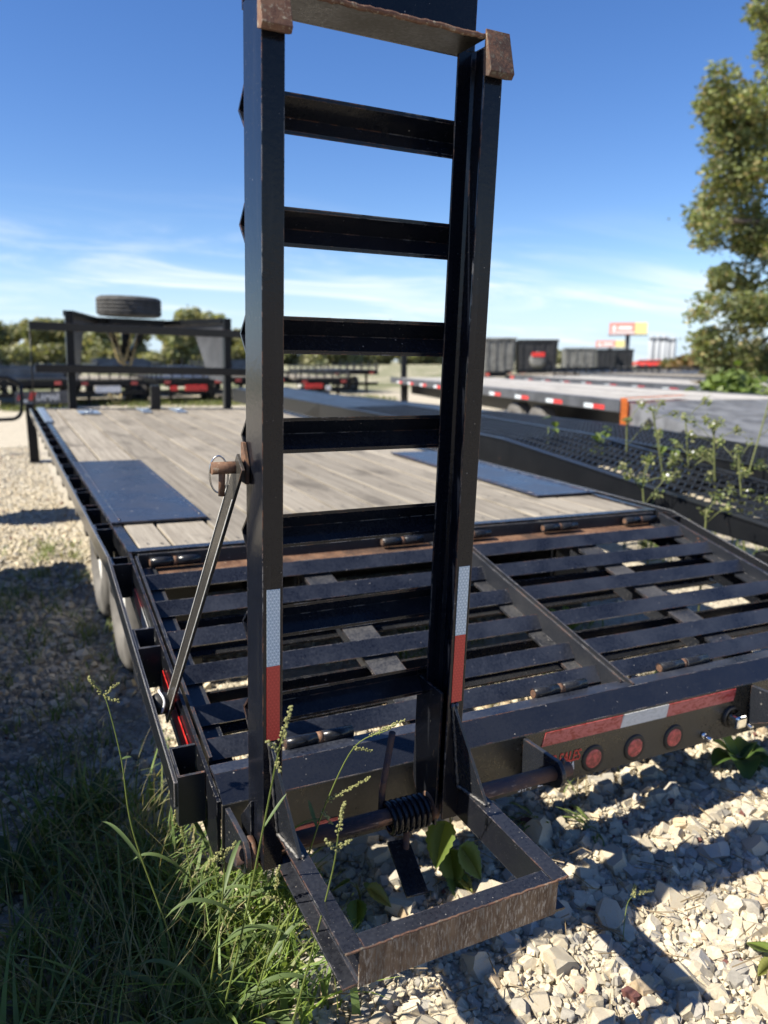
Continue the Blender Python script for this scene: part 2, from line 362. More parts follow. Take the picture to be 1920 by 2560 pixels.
def attrmat(name, rough=0.85, translucent=0.0, bump=0.0, bscale=300, noisecol=0.0, spec=0.3, gloss_var=0.0):
    m, t, b = newmat(name); at = N(t, 'ShaderNodeAttribute', attribute_name='tint'); col = at.outputs['Color']
    tcn = N(t, 'ShaderNodeTexCoord')
    if noisecol > 0:
        f = noise(t, tcn.outputs['Object'], bscale * 0.5, 5, 0.7)
        col = mixc(t, mathn(t, 'MULTIPLY', maprange(t, f, 0.35, 0.7), noisecol), col, mixc(t, 1.0, col, (0.62, 0.60, 0.57), 'MULTIPLY'))
    L(t, col, b.inputs['Base Color']); b.inputs['Roughness'].default_value = rough; b.inputs['Specular IOR Level'].default_value = spec
    if bump > 0:
        bp = N(t, 'ShaderNodeBump'); bp.inputs['Strength'].default_value = bump; bp.inputs['Distance'].default_value = 0.002
        L(t, noise(t, tcn.outputs['Object'], bscale, 5, 0.7), bp.inputs['Height']); L(t, bp.outputs[0], b.inputs['Normal'])
    if translucent > 0:
        tr = N(t, 'ShaderNodeBsdfTranslucent'); mx = N(t, 'ShaderNodeMixShader'); mx.inputs[0].default_value = translucent
        L(t, mixc(t, 1.0, col, (1.5, 1.5, 0.7), 'MULTIPLY'), tr.inputs[0]); L(t, b.outputs[0], mx.inputs[1]); L(t, tr.outputs[0], mx.inputs[2])
        L(t, mx.outputs[0], t.nodes['Material Output'].inputs['Surface'])
    return m
M['stone'] = attrmat('limestone', 0.9, 0, 0.7, 160, 0.5)
M['leaf'] = attrmat('leaf', 0.5, 0.35, spec=0.35)
M['bark'] = simple('bark', (0.13, 0.105, 0.08), 0.9, var=0.4, vscale=6, bump=0.6, bscale=25)

def stonemat_single(name, col):
    m, t, b = newmat(name); tcn = N(t, 'ShaderNodeTexCoord'); oi = N(t, 'ShaderNodeObjectInfo')
    f = noise(t, tcn.outputs['Object'], 70, 5, 0.7); g = noise(t, tcn.outputs['Object'], 9, 3)
    c = mixc(t, mathn(t, 'MULTIPLY', maprange(t, f, 0.35, 0.7), 0.5), col, tuple(v * 0.6 for v in col))
    c = mixc(t, mathn(t, 'MULTIPLY', maprange(t, oi.outputs['Random'], 0.62, 0.95), 0.85), c, (0.40, 0.385, 0.35))
    c = mixc(t, maprange(t, g, 0.5, 0.75), c, tuple(v * s for v, s in zip(col, (0.9, 0.82, 0.7))))
    L(t, c, b.inputs['Base Color']); b.inputs['Roughness'].default_value = 0.9; b.inputs['Specular IOR Level'].default_value = 0.25
    bp = N(t, 'ShaderNodeBump'); bp.inputs['Strength'].default_value = 0.7; bp.inputs['Distance'].default_value = 0.003
    L(t, noise(t, tcn.outputs['Object'], 120, 6, 0.75), bp.inputs['Height']); L(t, bp.outputs[0], b.inputs['Normal'])
    return m
M['bigstone'] = stonemat_single('limestone_single', (0.575, 0.51, 0.39))

# ------------------------------------------------------------------ ground
def groundmat():
    m, t, b = newmat('gravel_ground'); tcn = N(t, 'ShaderNodeTexCoord'); P = tcn.outputs['Object']
    v1 = N(t, 'ShaderNodeTexVoronoi'); v1.inputs['Scale'].default_value = 34; L(t, P, v1.inputs['Vector'])
    v2 = N(t, 'ShaderNodeTexVoronoi'); v2.inputs['Scale'].default_value = 90; L(t, P, v2.inputs['Vector'])
    big = noise(t, P, 0.35, 4); mid = noise(t, P, 3.0, 5, 0.65)
    hs = N(t, 'ShaderNodeSeparateColor'); L(t, v1.outputs['Color'], hs.inputs[0])
    col = mixc(t, hs.outputs[0], (0.43, 0.385, 0.30), (0.58, 0.52, 0.41))
    col = mixc(t, mathn(t, 'MULTIPLY', maprange(t, mid, 0.5, 0.7), 0.5), col, (0.34, 0.29, 0.215))
    sp = N(t, 'ShaderNodeSeparateXYZ'); L(t, P, sp.inputs[0])
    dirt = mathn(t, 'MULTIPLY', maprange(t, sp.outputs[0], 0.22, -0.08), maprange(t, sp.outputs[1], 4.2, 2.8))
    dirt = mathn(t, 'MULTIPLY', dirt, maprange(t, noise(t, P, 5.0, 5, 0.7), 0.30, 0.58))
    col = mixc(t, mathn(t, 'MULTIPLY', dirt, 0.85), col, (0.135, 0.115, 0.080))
    far = maprange(t, sp.outputs[1], 24.0, 34.0)
    grass = mathn(t, 'MULTIPLY', far, maprange(t, big, 0.35, 0.6))
    col = mixc(t, grass, col, (0.10, 0.12, 0.04))
    L(t, col, b.inputs['Base Color']); b.inputs['Roughness'].default_value = 0.95; b.inputs['Specular IOR Level'].default_value = 0.2
    bp = N(t, 'ShaderNodeBump'); bp.inputs['Strength'].default_value = 0.9; bp.inputs['Distance'].default_value = 0.02
    h = mathn(t, 'ADD', mathn(t, 'MULTIPLY', v1.outputs['Distance'], -1.0), mathn(t, 'MULTIPLY', v2.outputs['Distance'], -0.5)); L(t, h, bp.inputs['Height'])
    L(t, bp.outputs[0], b.inputs['Normal'])
    return m
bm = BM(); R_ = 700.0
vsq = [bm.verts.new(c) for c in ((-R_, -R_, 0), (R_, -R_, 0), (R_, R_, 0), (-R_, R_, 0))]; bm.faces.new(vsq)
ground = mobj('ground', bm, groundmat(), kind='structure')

def stone_template(seed, n=9):
    """crushed rock: a block cut by random planes, so it has flat broken faces and sharp arrises"""
    r = random.Random(seed); b = BM(); bmesh.ops.create_cube(b, size=2.0)
    for v in b.verts: v.co = Vector((v.co.x * 1.0, v.co.y * .9, v.co.z * .72))
    for k in range(n):
        d = Vector((r.gauss(0, 1), r.gauss(0, 1), r.gauss(0, .8))).normalized()
        ext = max(v.co.dot(d) for v in b.verts)
        g = bmesh.ops.bisect_plane(b, geom=list(b.verts) + list(b.edges) + list(b.faces), plane_co=d * ext * r.uniform(.58, .86), plane_no=d, clear_outer=True)
        es = [e for e in g['geom_cut'] if isinstance(e, bmesh.types.BMEdge)]
        if es: bmesh.ops.contextual_create(b, geom=es)
    bmesh.ops.remove_doubles(b, verts=list(b.verts), dist=.06)
    for v in b.verts: v.co += Vector((r.gauss(0, .03), r.gauss(0, .03), r.gauss(0, .03)))
    m = max(v.co.length for v in b.verts)
    for v in b.verts: v.co *= 1.15 / m
    bmesh.ops.triangulate(b, faces=list(b.faces)); bmesh.ops.recalc_face_normals(b, faces=list(b.faces)); b.verts.ensure_lookup_table(); b.verts.index_update()
    V = np.array([v.co[:] for v in b.verts]); F = np.array([[v.index for v in f.verts] for f in b.faces]); b.free()
    return V, F
TPL = [stone_template(100 + i, 8 + i % 4) for i in range(16)]
def rotmats(n, rng, tilt=0.5):
    a = rng.random(n) * 2 * np.pi; bq = rng.normal(size=n) * tilt; c = rng.normal(size=n) * tilt
    ca, sa, cb, sb, cc, sc = np.cos(a), np.sin(a), np.cos(bq), np.sin(bq), np.cos(c), np.sin(c)
    Rz = np.zeros((n, 3, 3)); Rz[:, 0, 0] = ca; Rz[:, 0, 1] = -sa; Rz[:, 1, 0] = sa; Rz[:, 1, 1] = ca; Rz[:, 2, 2] = 1
    Rx = np.zeros((n, 3, 3)); Rx[:, 0, 0] = 1; Rx[:, 1, 1] = cb; Rx[:, 1, 2] = -sb; Rx[:, 2, 1] = sb; Rx[:, 2, 2] = cb
    Ry = np.zeros((n, 3, 3)); Ry[:, 1, 1] = 1; Ry[:, 0, 0] = cc; Ry[:, 0, 2] = sc; Ry[:, 2, 0] = -sc; Ry[:, 2, 2] = cc
    return Rz @ Rx @ Ry
def stone_cols(n, rng):
    base = np.array([0.585, 0.515, 0.385])[None] * (0.70 + 0.40 * rng.random((n, 1)))
    g = rng.random(n)
    base[g < 0.24] = np.array([0.40, 0.375, 0.325]) * (0.7 + 0.5 * rng.random(((g < 0.24).sum(), 1)))
    k = (g > 0.95); base[k] = np.array([0.46, 0.36, 0.24]) * (0.8 + 0.4 * rng.random((k.sum(), 1)))
    k = (g > 0.992); base[k] = np.array([0.16, 0.07, 0.06])
    return base
def scatter(xr, yr, n, r0, r1, rng, zf=0.25, pw=1.6):
    x = rng.uniform(*xr, n); y = rng.uniform(*yr, n); r = r0 + (r1 - r0) * rng.random(n) ** pw
    return np.stack([x, y, r * zf + rng.normal(size=n) * r * 0.15, r], 1)
def stones_mesh(name, S_, rng):
    Vs, Fs, Cs = [], [], []; off = 0
    idx = rng.integers(0, len(TPL), len(S_)); RM = rotmats(len(S_), rng); cols = stone_cols(len(S_), rng)
    for k, (V, F) in enumerate(TPL):
        sel = np.where(idx == k)[0]
        if not len(sel): continue
        sc = S_[sel, 3][:, None] * (0.85 + 0.35 * rng.random((len(sel), 3)))
        vv = V[None] * sc[:, None, :]; vv = np.einsum('nij,nvj->nvi', RM[sel], vv) + S_[sel, None, :3]
        nv = len(V); ff = F[None] + (np.arange(len(sel)) * nv)[:, None, None] + off
        Vs.append(vv.reshape(-1, 3)); Fs.append(ff.reshape(-1, 3)); Cs.append(np.repeat(cols[sel], nv, 0)); off += len(sel) * nv
    return np_mesh(name, np.concatenate(Vs), np.concatenate(Fs), np.concatenate(Cs))
near = [scatter((-0.1, 2.5), (-2.0, 0.0), 8000, 0.009, 0.028, npr, 0.3, 1.9), scatter((-0.1, 2.5), (-2.0, 0.0), 26000, 0.0035, 0.011, npr, 0.9),
        scatter((-0.8, -0.1), (-2.0, 4.0), 3200, 0.006, 0.022, npr, 0.1, 2.2), scatter((-0.8, 0.4), (-1.0, 4.0), 3500, 0.004, 0.010, npr),
        scatter((-0.8, 3.0), (0.4, 3.5), 5000, 0.008, 0.026, npr), scatter((-0.75, 0.15), (3.5, 11.0), 7000, 0.006, 0.020, npr, 0.15, 2.0)]
mobj('gravel', stones_mesh('gravel', np.concatenate(near), npr), M['stone'], kind='stuff', label='pale crushed limestone gravel covering the yard around the trailer')
# the largest stones that can be picked apart
smesh = []
for k, (V, F) in enumerate(TPL):
    sm = np_mesh('stone', V, F); sm.materials.append(M['bigstone']); smesh.append(sm)
placed = []; tries = 0
while len(placed) < 290 and tries < 9000:
    tries += 1
    if rnd.random() < 0.83: x, y = rnd.uniform(0.12, 1.75), rnd.uniform(-1.82, -0.75)
    else: x, y = rnd.uniform(-0.46, 0.1), rnd.uniform(-1.2, 3.0)
    r = 0.022 + 0.034 * rnd.random() ** 2.2
    if x < 0.1: r *= 0.7
    if any((x - a) ** 2 + (y - b) ** 2 < (0.82 * (r + c)) ** 2 for a, b, c in placed): continue
    placed.append((x, y, r))
for x, y, r in placed:
    o = bpy.data.objects.new('stone', rnd.choice(smesh)); link(o, ground)
    o.location = (x, y, r * 0.28); o.rotation_euler = (rnd.gauss(0, .35), rnd.gauss(0, .35), rnd.uniform(0, 6.28))
    o.scale = (r * rnd.uniform(.85, 1.25), r * rnd.uniform(.8, 1.1), r * rnd.uniform(.75, 1.1))

# ------------------------------------------------------------------ main flatbed trailer (own frame: x across, y forward, z up from deck top)
WD, LD_, DL, DZ = 2.44, 5.895, 1.1928, 0.2617
SLOPE = DZ / DL
T1 = empty('flatbed_trailer', MT, label='black gooseneck flatbed trailer with weathered wood deck and slatted steel dovetail', cat='trailer')
def dz_(y, off=0.0): return y * SLOPE - off            # dovetail plane below the deck edge (y negative)
deck = empty('deck', parent=T1)
edges = [0.04, 0.165, 0.366, 0.567, 0.768, 0.969, 1.17, 1.371, 1.572, 1.773, 1.974, 2.175, 2.40]
for a, b in zip(edges[:-1], edges[1:]):
    # each plank run is two boards end to end
    cut = rnd.uniform(2.4, 4.2)
    for y0, y1 in ((0.042, cut - 0.002), (cut + 0.002, LD_ - 0.05)):
        bm = BM(); z1 = -0.004 + rnd.uniform(-0.003, 0.002)
        box(bm, a + 0.007, b - 0.007, y0 + rnd.uniform(0, .004), y1, z1 - 0.038, z1, 0.004)
        mobj('plank', bm, M['wood'], deck)
bm = BM()
for a, b in zip(edges[:-1], edges[1:]):
    for y in np.arange(0.10, 2.7, 0.42):
        for q in (0.25, 0.75):
            xq = a + (b - a) * q + rnd.uniform(-.01, .01); yq = y + rnd.uniform(-.012, .012)
            bmesh.ops.create_circle(bm, cap_ends=True, segments=7, radius=0.0055, matrix=Matrix.Translation((xq, yq, 0.0006)))
mobj('screw_heads', bm, M['grommet'], deck, kind='stuff')
for x0, x1 in ((0.0, 0.038), (WD - 0.038, WD)):
    bm = BM(); box(bm, x0, x1, 0.002, LD_, -0.008, 0.0, 0.002); box(bm, x0 if x0 == 0 else x1 - 0.008, (x0 + 0.008) if x0 == 0 else x1, 0.002, LD_, -0.16, -0.009)
    mobj('side_channel', bm, M['paint'], T1)
bm = BM(); box(bm, 0.001, WD - 0.001, -0.001, 0.04, -0.008, 0.0015, 0.002); mobj('deck_rear_edge', bm, M['paint'], T1)
bm = BM(); box(bm, 0.03, WD - 0.03, -0.012, -0.002, -0.085, -0.008, 0.002); mobj('deck_rear_face', bm, M['dusty'], T1)
bm = BM(); prism(bm, [(-0.012, -0.058), (-0.085, -0.066), (-0.085, -0.074), (-0.012, -0.066)], 'x', 0.03, WD - 0.03); mobj('rusty_ledge', bm, M['rust'], T1)
bm = BM(); box(bm, 0.002, WD - 0.002, LD_ - 0.05, LD_, -0.17, 0.003, 0.003); mobj('deck_front_beam', bm, M['paint'], T1)
for y in np.arange(0.5, 5.6, 0.42):
    bm = BM(); box(bm, 0.02, WD - 0.02, y, y + 0.05, -0.13, -0.048); mobj('cross_member', bm, M['far'], T1)
for x0 in (0.566, 1.802):
    bm = BM()
    box(bm, x0, x0 + 0.104, 0.0, LD_ - 0.1, -0.075, -0.066); box(bm, x0, x0 + 0.104, 0.0, LD_ - 0.1, -0.36, -0.35); box(bm, x0 + 0.048, x0 + 0.056, 0.0, LD_ - 0.1, -0.35, -0.075)
    mobj('main_beam', bm, M['paint'], T1)
# flat steel plates over the wheels, let into the deck
def fender_plate(x0, x1, y0, y1, lip):
    bm = BM()
    prism(bm, [(y0, 0.0035), (y0, 0.012), (y1, 0.012), (y1, 0.0035)], 'x', x0, x1, bev=0.002)
    xs = x0 + 0.035 if lip < 0 else x1 - 0.035
    tube(bm, [(xs, y, 0.0125 + 0.0015 * math.sin(y * 90)) for y in np.linspace(y0 + .02, y1 - .02, 40)], 0.0035, 6)
    xs2 = x1 - 0.02 if lip < 0 else x0 + 0.02
    tube(bm, [(xs2, y, 0.0125) for y in np.linspace(y0 + .05, y1 - .05, 20)], 0.002, 6)
    return mobj('fender_plate', bm, M['fender'], T1)
M['fender'] = paint('fender_paint', base=(0.016, 0.021, 0.036), rough=0.24, dust=0.25, rust=0.02, chips=1.0, dust_refl_col=(0.10, 0.10, 0.11), fleck=1.0, fscale=26)
fender_plate(0.0, 0.377, 0.424, 2.07, -1); fender_plate(2.05, WD, 0.424, 2.07, 1)
# rub rail with its bend, and the stake pockets it is welded to
def rub(x0, x1):
    bm = BM()
    P_ = [(LD_, 0.0), (-0.03, 0.0), (-1.085, dz_(-1.06) - 0.012)]
    out_ = P_ + [(y, z - .062) for y, z in P_[::-1]]
    prism(bm, out_, 'x', x0, x1, bev=0.0022)
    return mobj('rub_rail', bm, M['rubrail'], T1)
M['rubrail'] = paint('rub_rail_paint', base=(0.010, 0.011, 0.014), rough=0.18, dust=0.2, rust=0.0, chips=0.6, fleck=0.2, edgecol=(0.42, 0.42, 0.41), edgeamt=0.75)  # pale edge colour stands in for sun glint along the worn edges
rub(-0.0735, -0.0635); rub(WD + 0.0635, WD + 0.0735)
pk = [1.175 + 0.41 * i for i in range(12)] + [0.765, 0.381, -0.09]
for y in pk:
    if y > LD_ - .1: continue
    for side in (0, 1):
        bm = BM(); t_ = 0.006; d = 0.095; zt = 0.0 if y > -0.05 else -0.012
        xa, xb = (-0.0625, -0.0015) if side == 0 else (WD + 0.0015, WD + 0.0625)
        box(bm, xa, xb, y, y + t_, zt - 0.12, zt - 0.003, 0.0015); box(bm, xa, xb, y + d - t_, y + d, zt - 0.12, zt - 0.003, 0.0015)
        xo = (xa, xa + t_) if side == 0 else (xb - t_, xb)
        box(bm, *xo, y + t_, y + d - t_, zt - 0.12, zt - 0.003)
        mobj('stake_pocket', bm, M['paint'], T1)
for y in (-0.565, -1.075):
    bm = BM(); t_ = 0.006; d = 0.10; zt = dz_(y + .04) - 0.004
    for (ya, yb, xa, xb) in ((y, y + t_, -0.0625, -0.0015), (y + d - t_, y + d, -0.0625, -0.0015), (y + t_, y + d - t_, -0.0625, -0.0565)):
        co = [(ya, dz_(ya) - 0.004), (yb, dz_(yb) - 0.004), (yb, zt - 0.13), (ya, zt - 0.13)]
        prism(bm, co, 'x', xa, xb)
    o = mobj('stake_pocket', bm, M['edge_rust'] if 'edge_rust' in M else M['dusty'], T1)
# red and white marking tape on the side channel between the pockets
for (y0, y1, k) in ((-0.14, -0.26, 'tape_rf'), (-0.26, -0.46, 'tape_wf'), (-0.60, -0.92, 'tape_r')):
    bm = BM(); prism(bm, [(y0, dz_(y0) - 0.055), (y1, dz_(y1) - 0.055), (y1, dz_(y1) - 0.105), (y0, dz_(y0) - 0.105)], 'x', -0.0045, -0.0025)
    mobj('marking_tape', bm, M[k], T1)
# black bottom pivot of the brace beside the dovetail, with a white cable tie
bm = BM(); lathe(bm, [(-0.062, 0.0), (-0.062, 0.022), (-0.05, 0.028), (-0.03, 0.028), (-0.008, 0.02)], 'x', (0, -0.765, -0.205), 20, 0); ml = mobj('brace_pivot', bm, M['grommet'], T1)
bm = BM(); tube(bm, [(-0.04 + 0.004 * math.sin(3 * a), -0.765 + 0.031 * math.cos(a), -0.205 + 0.034 * math.sin(a)) for a in np.linspace(-1.2, 3.6, 22)], 0.003, 6); mobj('cable_tie', bm, M['zip'], ml)

# dovetail
dov = empty('dovetail', parent=T1)
def along(x0, x1, ya, yb, o0, o1, mi=0):
    """bar following the dovetail plane between two depths below it"""
    return [(ya, dz_(ya, o0)), (yb, dz_(yb, o0)), (yb, dz_(yb, o1)), (ya, dz_(ya, o1))], x0, x1
for k, (xa, xb, fx0, fx1) in enumerate(((0.016, 0.024, 0.024, 0.082), (WD - 0.024, WD - 0.016, WD - 0.082, WD - 0.024))):
    bm = BM(); p, a, b = along(xa, xb, -0.035, -1.04, -0.002, 0.052); prism(bm, p, 'x', a, b)
    p, a, b = along(fx0, fx1, -0.035, -1.09, 0.044, 0.052); prism(bm, p, 'x', a, b); mobj('side_angle', bm, M['edge_rust'] if 'edge_rust' in M else M['dusty'], dov)
for xa, xb in ((0.0, 0.0085), (WD - 0.0085, WD)):
    bm = BM(); p, a, b = along(xa, xb, 0.0, -DL + 0.02, 0.001, 0.16); prism(bm, p, 'x', a, b); mobj('side_plate', bm, M['paint'], dov)
bm = BM()
p, a, b = along(1.222, 1.226, -0.03, -1.085, -0.020, 0.052); prism(bm, p, 'x', a, b)
p, a, b = along(1.244, 1.250, -0.03, -1.112, -0.022, 0.052); prism(bm, p, 'x', a, b)
p, a, b = along(1.226, 1.244, -0.03, -1.095, -0.008, 0.05); prism(bm, p, 'x', a, b)
p, a, b = along(1.168, 1.222, -0.03, -1.085, 0.044, 0.052); prism(bm, p, 'x', a, b)
mobj('divider', bm, M['dusty'], dov)
for x0 in (0.566, 1.802):
    bm = BM()
    p, a, b = along(x0, x0 + 0.104, -0.075, -1.10, 0.047, 0.057); prism(bm, p, 'x', a, b)
    p, a, b = along(x0 + 0.048, x0 + 0.056, -0.0, -1.12, 0.057, 0.15); prism(bm, p, 'x', a, b)
    mobj('dovetail_beam', bm, M['dusty'], dov)
SL = [0.1396, 0.2801, 0.423, 0.5675, 0.7118, 0.8163]
for t_ in SL:
    y = -t_ * DL; z = dz_(y) - 0.001
    prof = [(y, z), (y - 0.033, z - 0.041), (y - 0.029, z - 0.045), (y, z - 0.007), (y + 0.026, z - 0.044), (y + 0.031, z - 0.042)]
    for xa, xb in ((0.0245, 1.2215), (1.2505, WD - 0.0245)):
        bm = BM(); prism(bm, prof, 'x', xa, xb); mobj('slat', bm, M['slat'], dov)
for y in (-0.36, -0.72, -1.0):
    bm = BM(); box(bm, 0.02, WD - 0.02, y - 0.006, y + 0.006, dz_(y, 0.17), dz_(y, 0.06)); box(bm, 0.02, WD - 0.02, y - 0.045, y - 0.006, dz_(y, 0.17), dz_(y, 0.163)); mobj('cross_member', bm, M['paint'], dov)
# tail beam
YT = -1.185
bm = BM()
prism(bm, [(-1.070, -0.229), (-1.112, -0.2275), (-1.112, -0.237), (-1.070, -0.237)], 'x', 0.010, WD - 0.010)
tb = mobj('tail_beam', bm, M['slat'], T1)
bm = BM(); prism(bm, [(-1.1125, -0.2278), (YT + 0.001, -0.2615), (YT + 0.0085, -0.2700), (-1.1125, -0.2375)], 'x', 0.010, WD - 0.010); mobj('tail_slope', bm, M['tailslope'], T1)
bm = BM(); box(bm, 0.008, WD - 0.008, YT, YT + 0.008, -0.427, -0.262, 0.0015); tp = mobj('tail_plate', bm, M['tail'], T1)
bm = BM(); box(bm, 0.008, WD - 0.008, YT + 0.0085, YT + 0.07, -0.427, -0.419); mobj('tail_plate_return', bm, M['far'], tp)
def flat(name, x0, x1, z0, z1, mat, parent, y=YT - 0.0022, skew=0.0, th=0.0018):
    bm = BM(); prism(bm, [(x0, z0), (x1, z0), (x1 + skew, z1), (x0 + skew, z1)], 'y', y, y + th)
    return mobj(name, bm, mat, parent)
for x0, x1, k in ((0.862, 1.136, 'tape_rf'), (1.1365, 1.312, 'tape_wf'), (1.3125, 1.592, 'tape_rf')):
    flat('marking_tape', x0, x1, -0.306, -0.2675, M[k], tp, skew=0.006 if x0 > 0.9 else 0.012)
flat('marking_tape', 0.03, 0.28, -0.395, -0.358, M['tape_rf'], tp)
for x in (1.047, 1.2, 1.353):
    bm = BM()
    lathe(bm, [(YT + 0.002, 0.041), (YT - 0.003, 0.039), (YT - 0.005, 0.035), (YT - 0.004, 0.0275)], 'y', (x, 0, -0.379), 28, 0)
    lathe(bm, [(YT - 0.004, 0.0275), (YT - 0.0055, 0.025), (YT - 0.0055, 0.018), (YT - 0.005, 0.012), (YT - 0.006, 0.001)], 'y', (x, 0, -0.379), 28, 1)
    mobj('tail_light', bm, [M['grommet'], M['redlens']], tp)
bm = BM(); lathe(bm, [(YT, 0.035), (YT - 0.006, 0.034), (YT - 0.010, 0.028)], 'y', (1.588, 0, -0.358), 20, 1)
box(bm, 1.566, 1.612, YT - 0.046, YT - 0.008, -0.378, -0.340, 0.007); mobj('plate_lamp', bm, [M['chrome'], M['grommet']], tp)
for x, z in ((1.478, -0.398), (1.655, -0.392)):
    bm = BM(); tube(bm, [(x, YT, z), (x + .004, YT - 0.03, z - .004)], 0.0065, 8); lathe(bm, [(YT - .002, .011), (YT - .008, .011), (YT - .0085, .004)], 'y', (x, 0, z), 6); mobj('bolt', bm, M['chrome'], tp)
def lettering(txt, x, z, size, mat, parent, shear=0.25, y=YT - 0.0012, rot=None, name='lettering', sx=0.78, right=None):
    cu_ = bpy.data.curves.new('txt', 'FONT'); cu_.body = txt; cu_.size = size; cu_.shear = shear; cu_.extrude = 0.0004; cu_.offset = size * 0.012
    cu_.space_character = 0.92
    to = bpy.data.objects.new('txt', cu_); COL.objects.link(to); dg = bpy.context.evaluated_depsgraph_get()
    me = bpy.data.meshes.new_from_object(to.evaluated_get(dg)); bpy.data.objects.remove(to)
    if right is not None: x = right - sx * max(v.co.x for v in me.vertices)
    o = mobj(name, me, mat, parent); o.location = (x, y, z); o.rotation_euler = rot or (math.pi / 2, 0, 0); o.scale = (sx, 1, 1)
    return o
lettering('TRAILER SALES', 0.800, -0.3705, 0.044, M['red'], tp, sx=.72, right=1.003); lettering('INDIANA', 0.858, -0.398, 0.036, M['white'], tp, sx=.72, right=0.982); lettering('317-7   20', 0.796, -0.4225, 0.030, M['white'], tp, 0.1, sx=.75)

# hinge tubes at the deck edge and at the tail
def hinge(x0, x1, y, z, r, slope):
    xm = (x0 + x1) / 2; bm = BM()
    tube(bm, [(x0, y, z), (xm - 0.008, y, z)], r, 16); tube(bm, [(xm + 0.008, y, z), (x1, y, z)], r, 16)
    h = mobj('hinge', bm, M['paint'], T1)
    bm = BM(); tube(bm, [(x0 - 0.0015, y, z), (x1 + 0.0015, y, z)], r * 0.72, 14); lathe(bm, [(xm - .008, r * .8), (xm - .008, r * .95), (xm + .008, r * .95), (xm + .008, r * .8)], 'x', (0, y, z), 16); mobj('hinge_pin', bm, M['rust'], h)
for x0, x1 in ((0.065, 0.235), (0.95, 1.13), (1.285, 1.455), (1.735, 1.92), (2.207, 2.40)): hinge(x0, x1, -0.034, -0.033, 0.0165, 0)
for x0, x1 in ((0.195, 0.368), (0.925, 1.11), (1.405, 1.605), (2.06, 2.24)): hinge(x0, x1, -1.058, -0.2275 + 0.006, 0.0155, 1)

# ramp hinge pipe, brackets, torsion spring
PY, PZ = -1.312, -0.298
bm = BM(); tube(bm, [(0.0, PY, PZ), (0.85, PY, PZ)], 0.018, 20); tube(bm, [(0.828, PY, PZ + 0.015), (0.828, PY, PZ + 0.032)], 0.005, 8); hp = mobj('hinge_pipe', bm, M['pipe'], T1)
def bracket(x, th=0.012, name='hinge_bracket'):
    pts = [(YT - 0.001, -0.268), (PY - 0.012, PZ + 0.036)] + [(PY + 0.037 * math.cos(a), PZ + 0.037 * math.sin(a)) for a in np.linspace(2.0, 4.9, 12)] + [(YT - 0.001, -0.40)]
    bm = BM(); prism(bm, pts, 'x', x - th / 2, x + th / 2, bev=0.002)
    return mobj(name, bm, M['bracket'], T1)
M['bracket'] = paint('bracket_paint', rough=0.25, dust=0.3, rust=0.0, chips=0.4)
for x in (0.0195, 0.505, 0.806): bracket(x)
for xq in (0.027, 0.446):
    bm = BM(); lathe(bm, [(xq, 0.02), (xq, 0.033), (xq + .012, 0.033), (xq + .012, 0.02)], 'x', (0, PY, PZ), 24); mobj('collar', bm, M['rust'], hp)
bm = BM(); n = 7; pts = [(0.342 + 0.098 * i / (n * 18), PY + 0.030 * math.cos(2 * math.pi * i / 18), PZ - 0.006 + 0.033 * math.sin(2 * math.pi * i / 18)) for i in range(n * 18 + 1)]
tube(bm, pts, 0.0066, 8); mobj('torsion_spring', bm, M['ramp'], hp)
bm = BM(); tube(bm, [(0.338, PY + .022, PZ - .012), (0.340, PY + 0.024, PZ + 0.05), (0.349, PY + 0.004, -0.10)], 0.0075, 10); mobj('spring_rod', bm, M['pipe'], hp)
bm = BM(); tube(bm, [(0.393, PY, PZ - 0.03), (0.394, PY, -0.443)], 0.0075, 10); mobj('spring_rod', bm, M['pipe'], hp)
bm = BM(); prism(bm, [(0.340, -0.002), (0.392, -0.002), (0.392, 0.005), (0.340, 0.005)], 'y', -0.055, 0.075, mat=Matrix.Translation((0.012, PY - 0.02, -0.402)) @ Matrix.Rotation(0.42, 4, 'X') @ Matrix.Rotation(-0.08, 4, 'Z'), bev=0.001); mobj('spring_plate', bm, M['paint'], hp)
# left-hand bracket of the second ramp, whose pipe runs out to the right
bracket(1.672); bracket(2.40)
bm = BM(); tube(bm, [(1.64, PY, PZ), (2.43, PY, PZ)], 0.0195, 16); mobj('hinge_pipe', bm, M['pipe'], T1)

# wheels under the deck
def tyre_bm(R, w, seg=48, tread=True):
    bm = BM(); h = w / 2
    prof = [(-h * .72, R * .52), (-h * .95, R * .60), (-h, R * .74), (-h * .96, R * .88), (-h * .84, R * .965), (-h * .70, R * .99)]
    if tread:
        for k in range(4):
            a = -0.70 + 0.35 * k
            prof += [(h * (a + .02), R), (h * (a + .28), R), (h * (a + .29), R * .972), (h * (a + .34), R * .972)]
        prof += [(h * .70, R)]
    else: prof += [(h * .70, R * .99)]
    prof += [(h * .84, R * .965), (h * .96, R * .88), (h, R * .74), (h * .95, R * .60), (h * .72, R * .52)]
    lathe(bm, prof, 'x', (0, 0, 0), seg)
    if tread:
        for v in bm.verts:
            q = math.hypot(v.co.y, v.co.z)
            if q > R * .985:
                k = int(round((math.atan2(v.co.z, v.co.y) % (2 * math.pi)) / (2 * math.pi) * seg)); k += int(v.co.x / w * 9)
                if k % 3 == 0: v.co.y *= .974; v.co.z *= .974
    return bm
def rim_bm(R, w):
    bm = BM(); h = w / 2
    for s in (-1, 1):
        lathe(bm, [(s * h * .74, R * .54), (s * h * .70, R * .50), (s * h * .45, R * .46), (s * h * .40, R * .20), (s * h * .62, R * .17), (s * h * .62, 0.002)], 'x', (0, 0, 0), 28)
    return bm
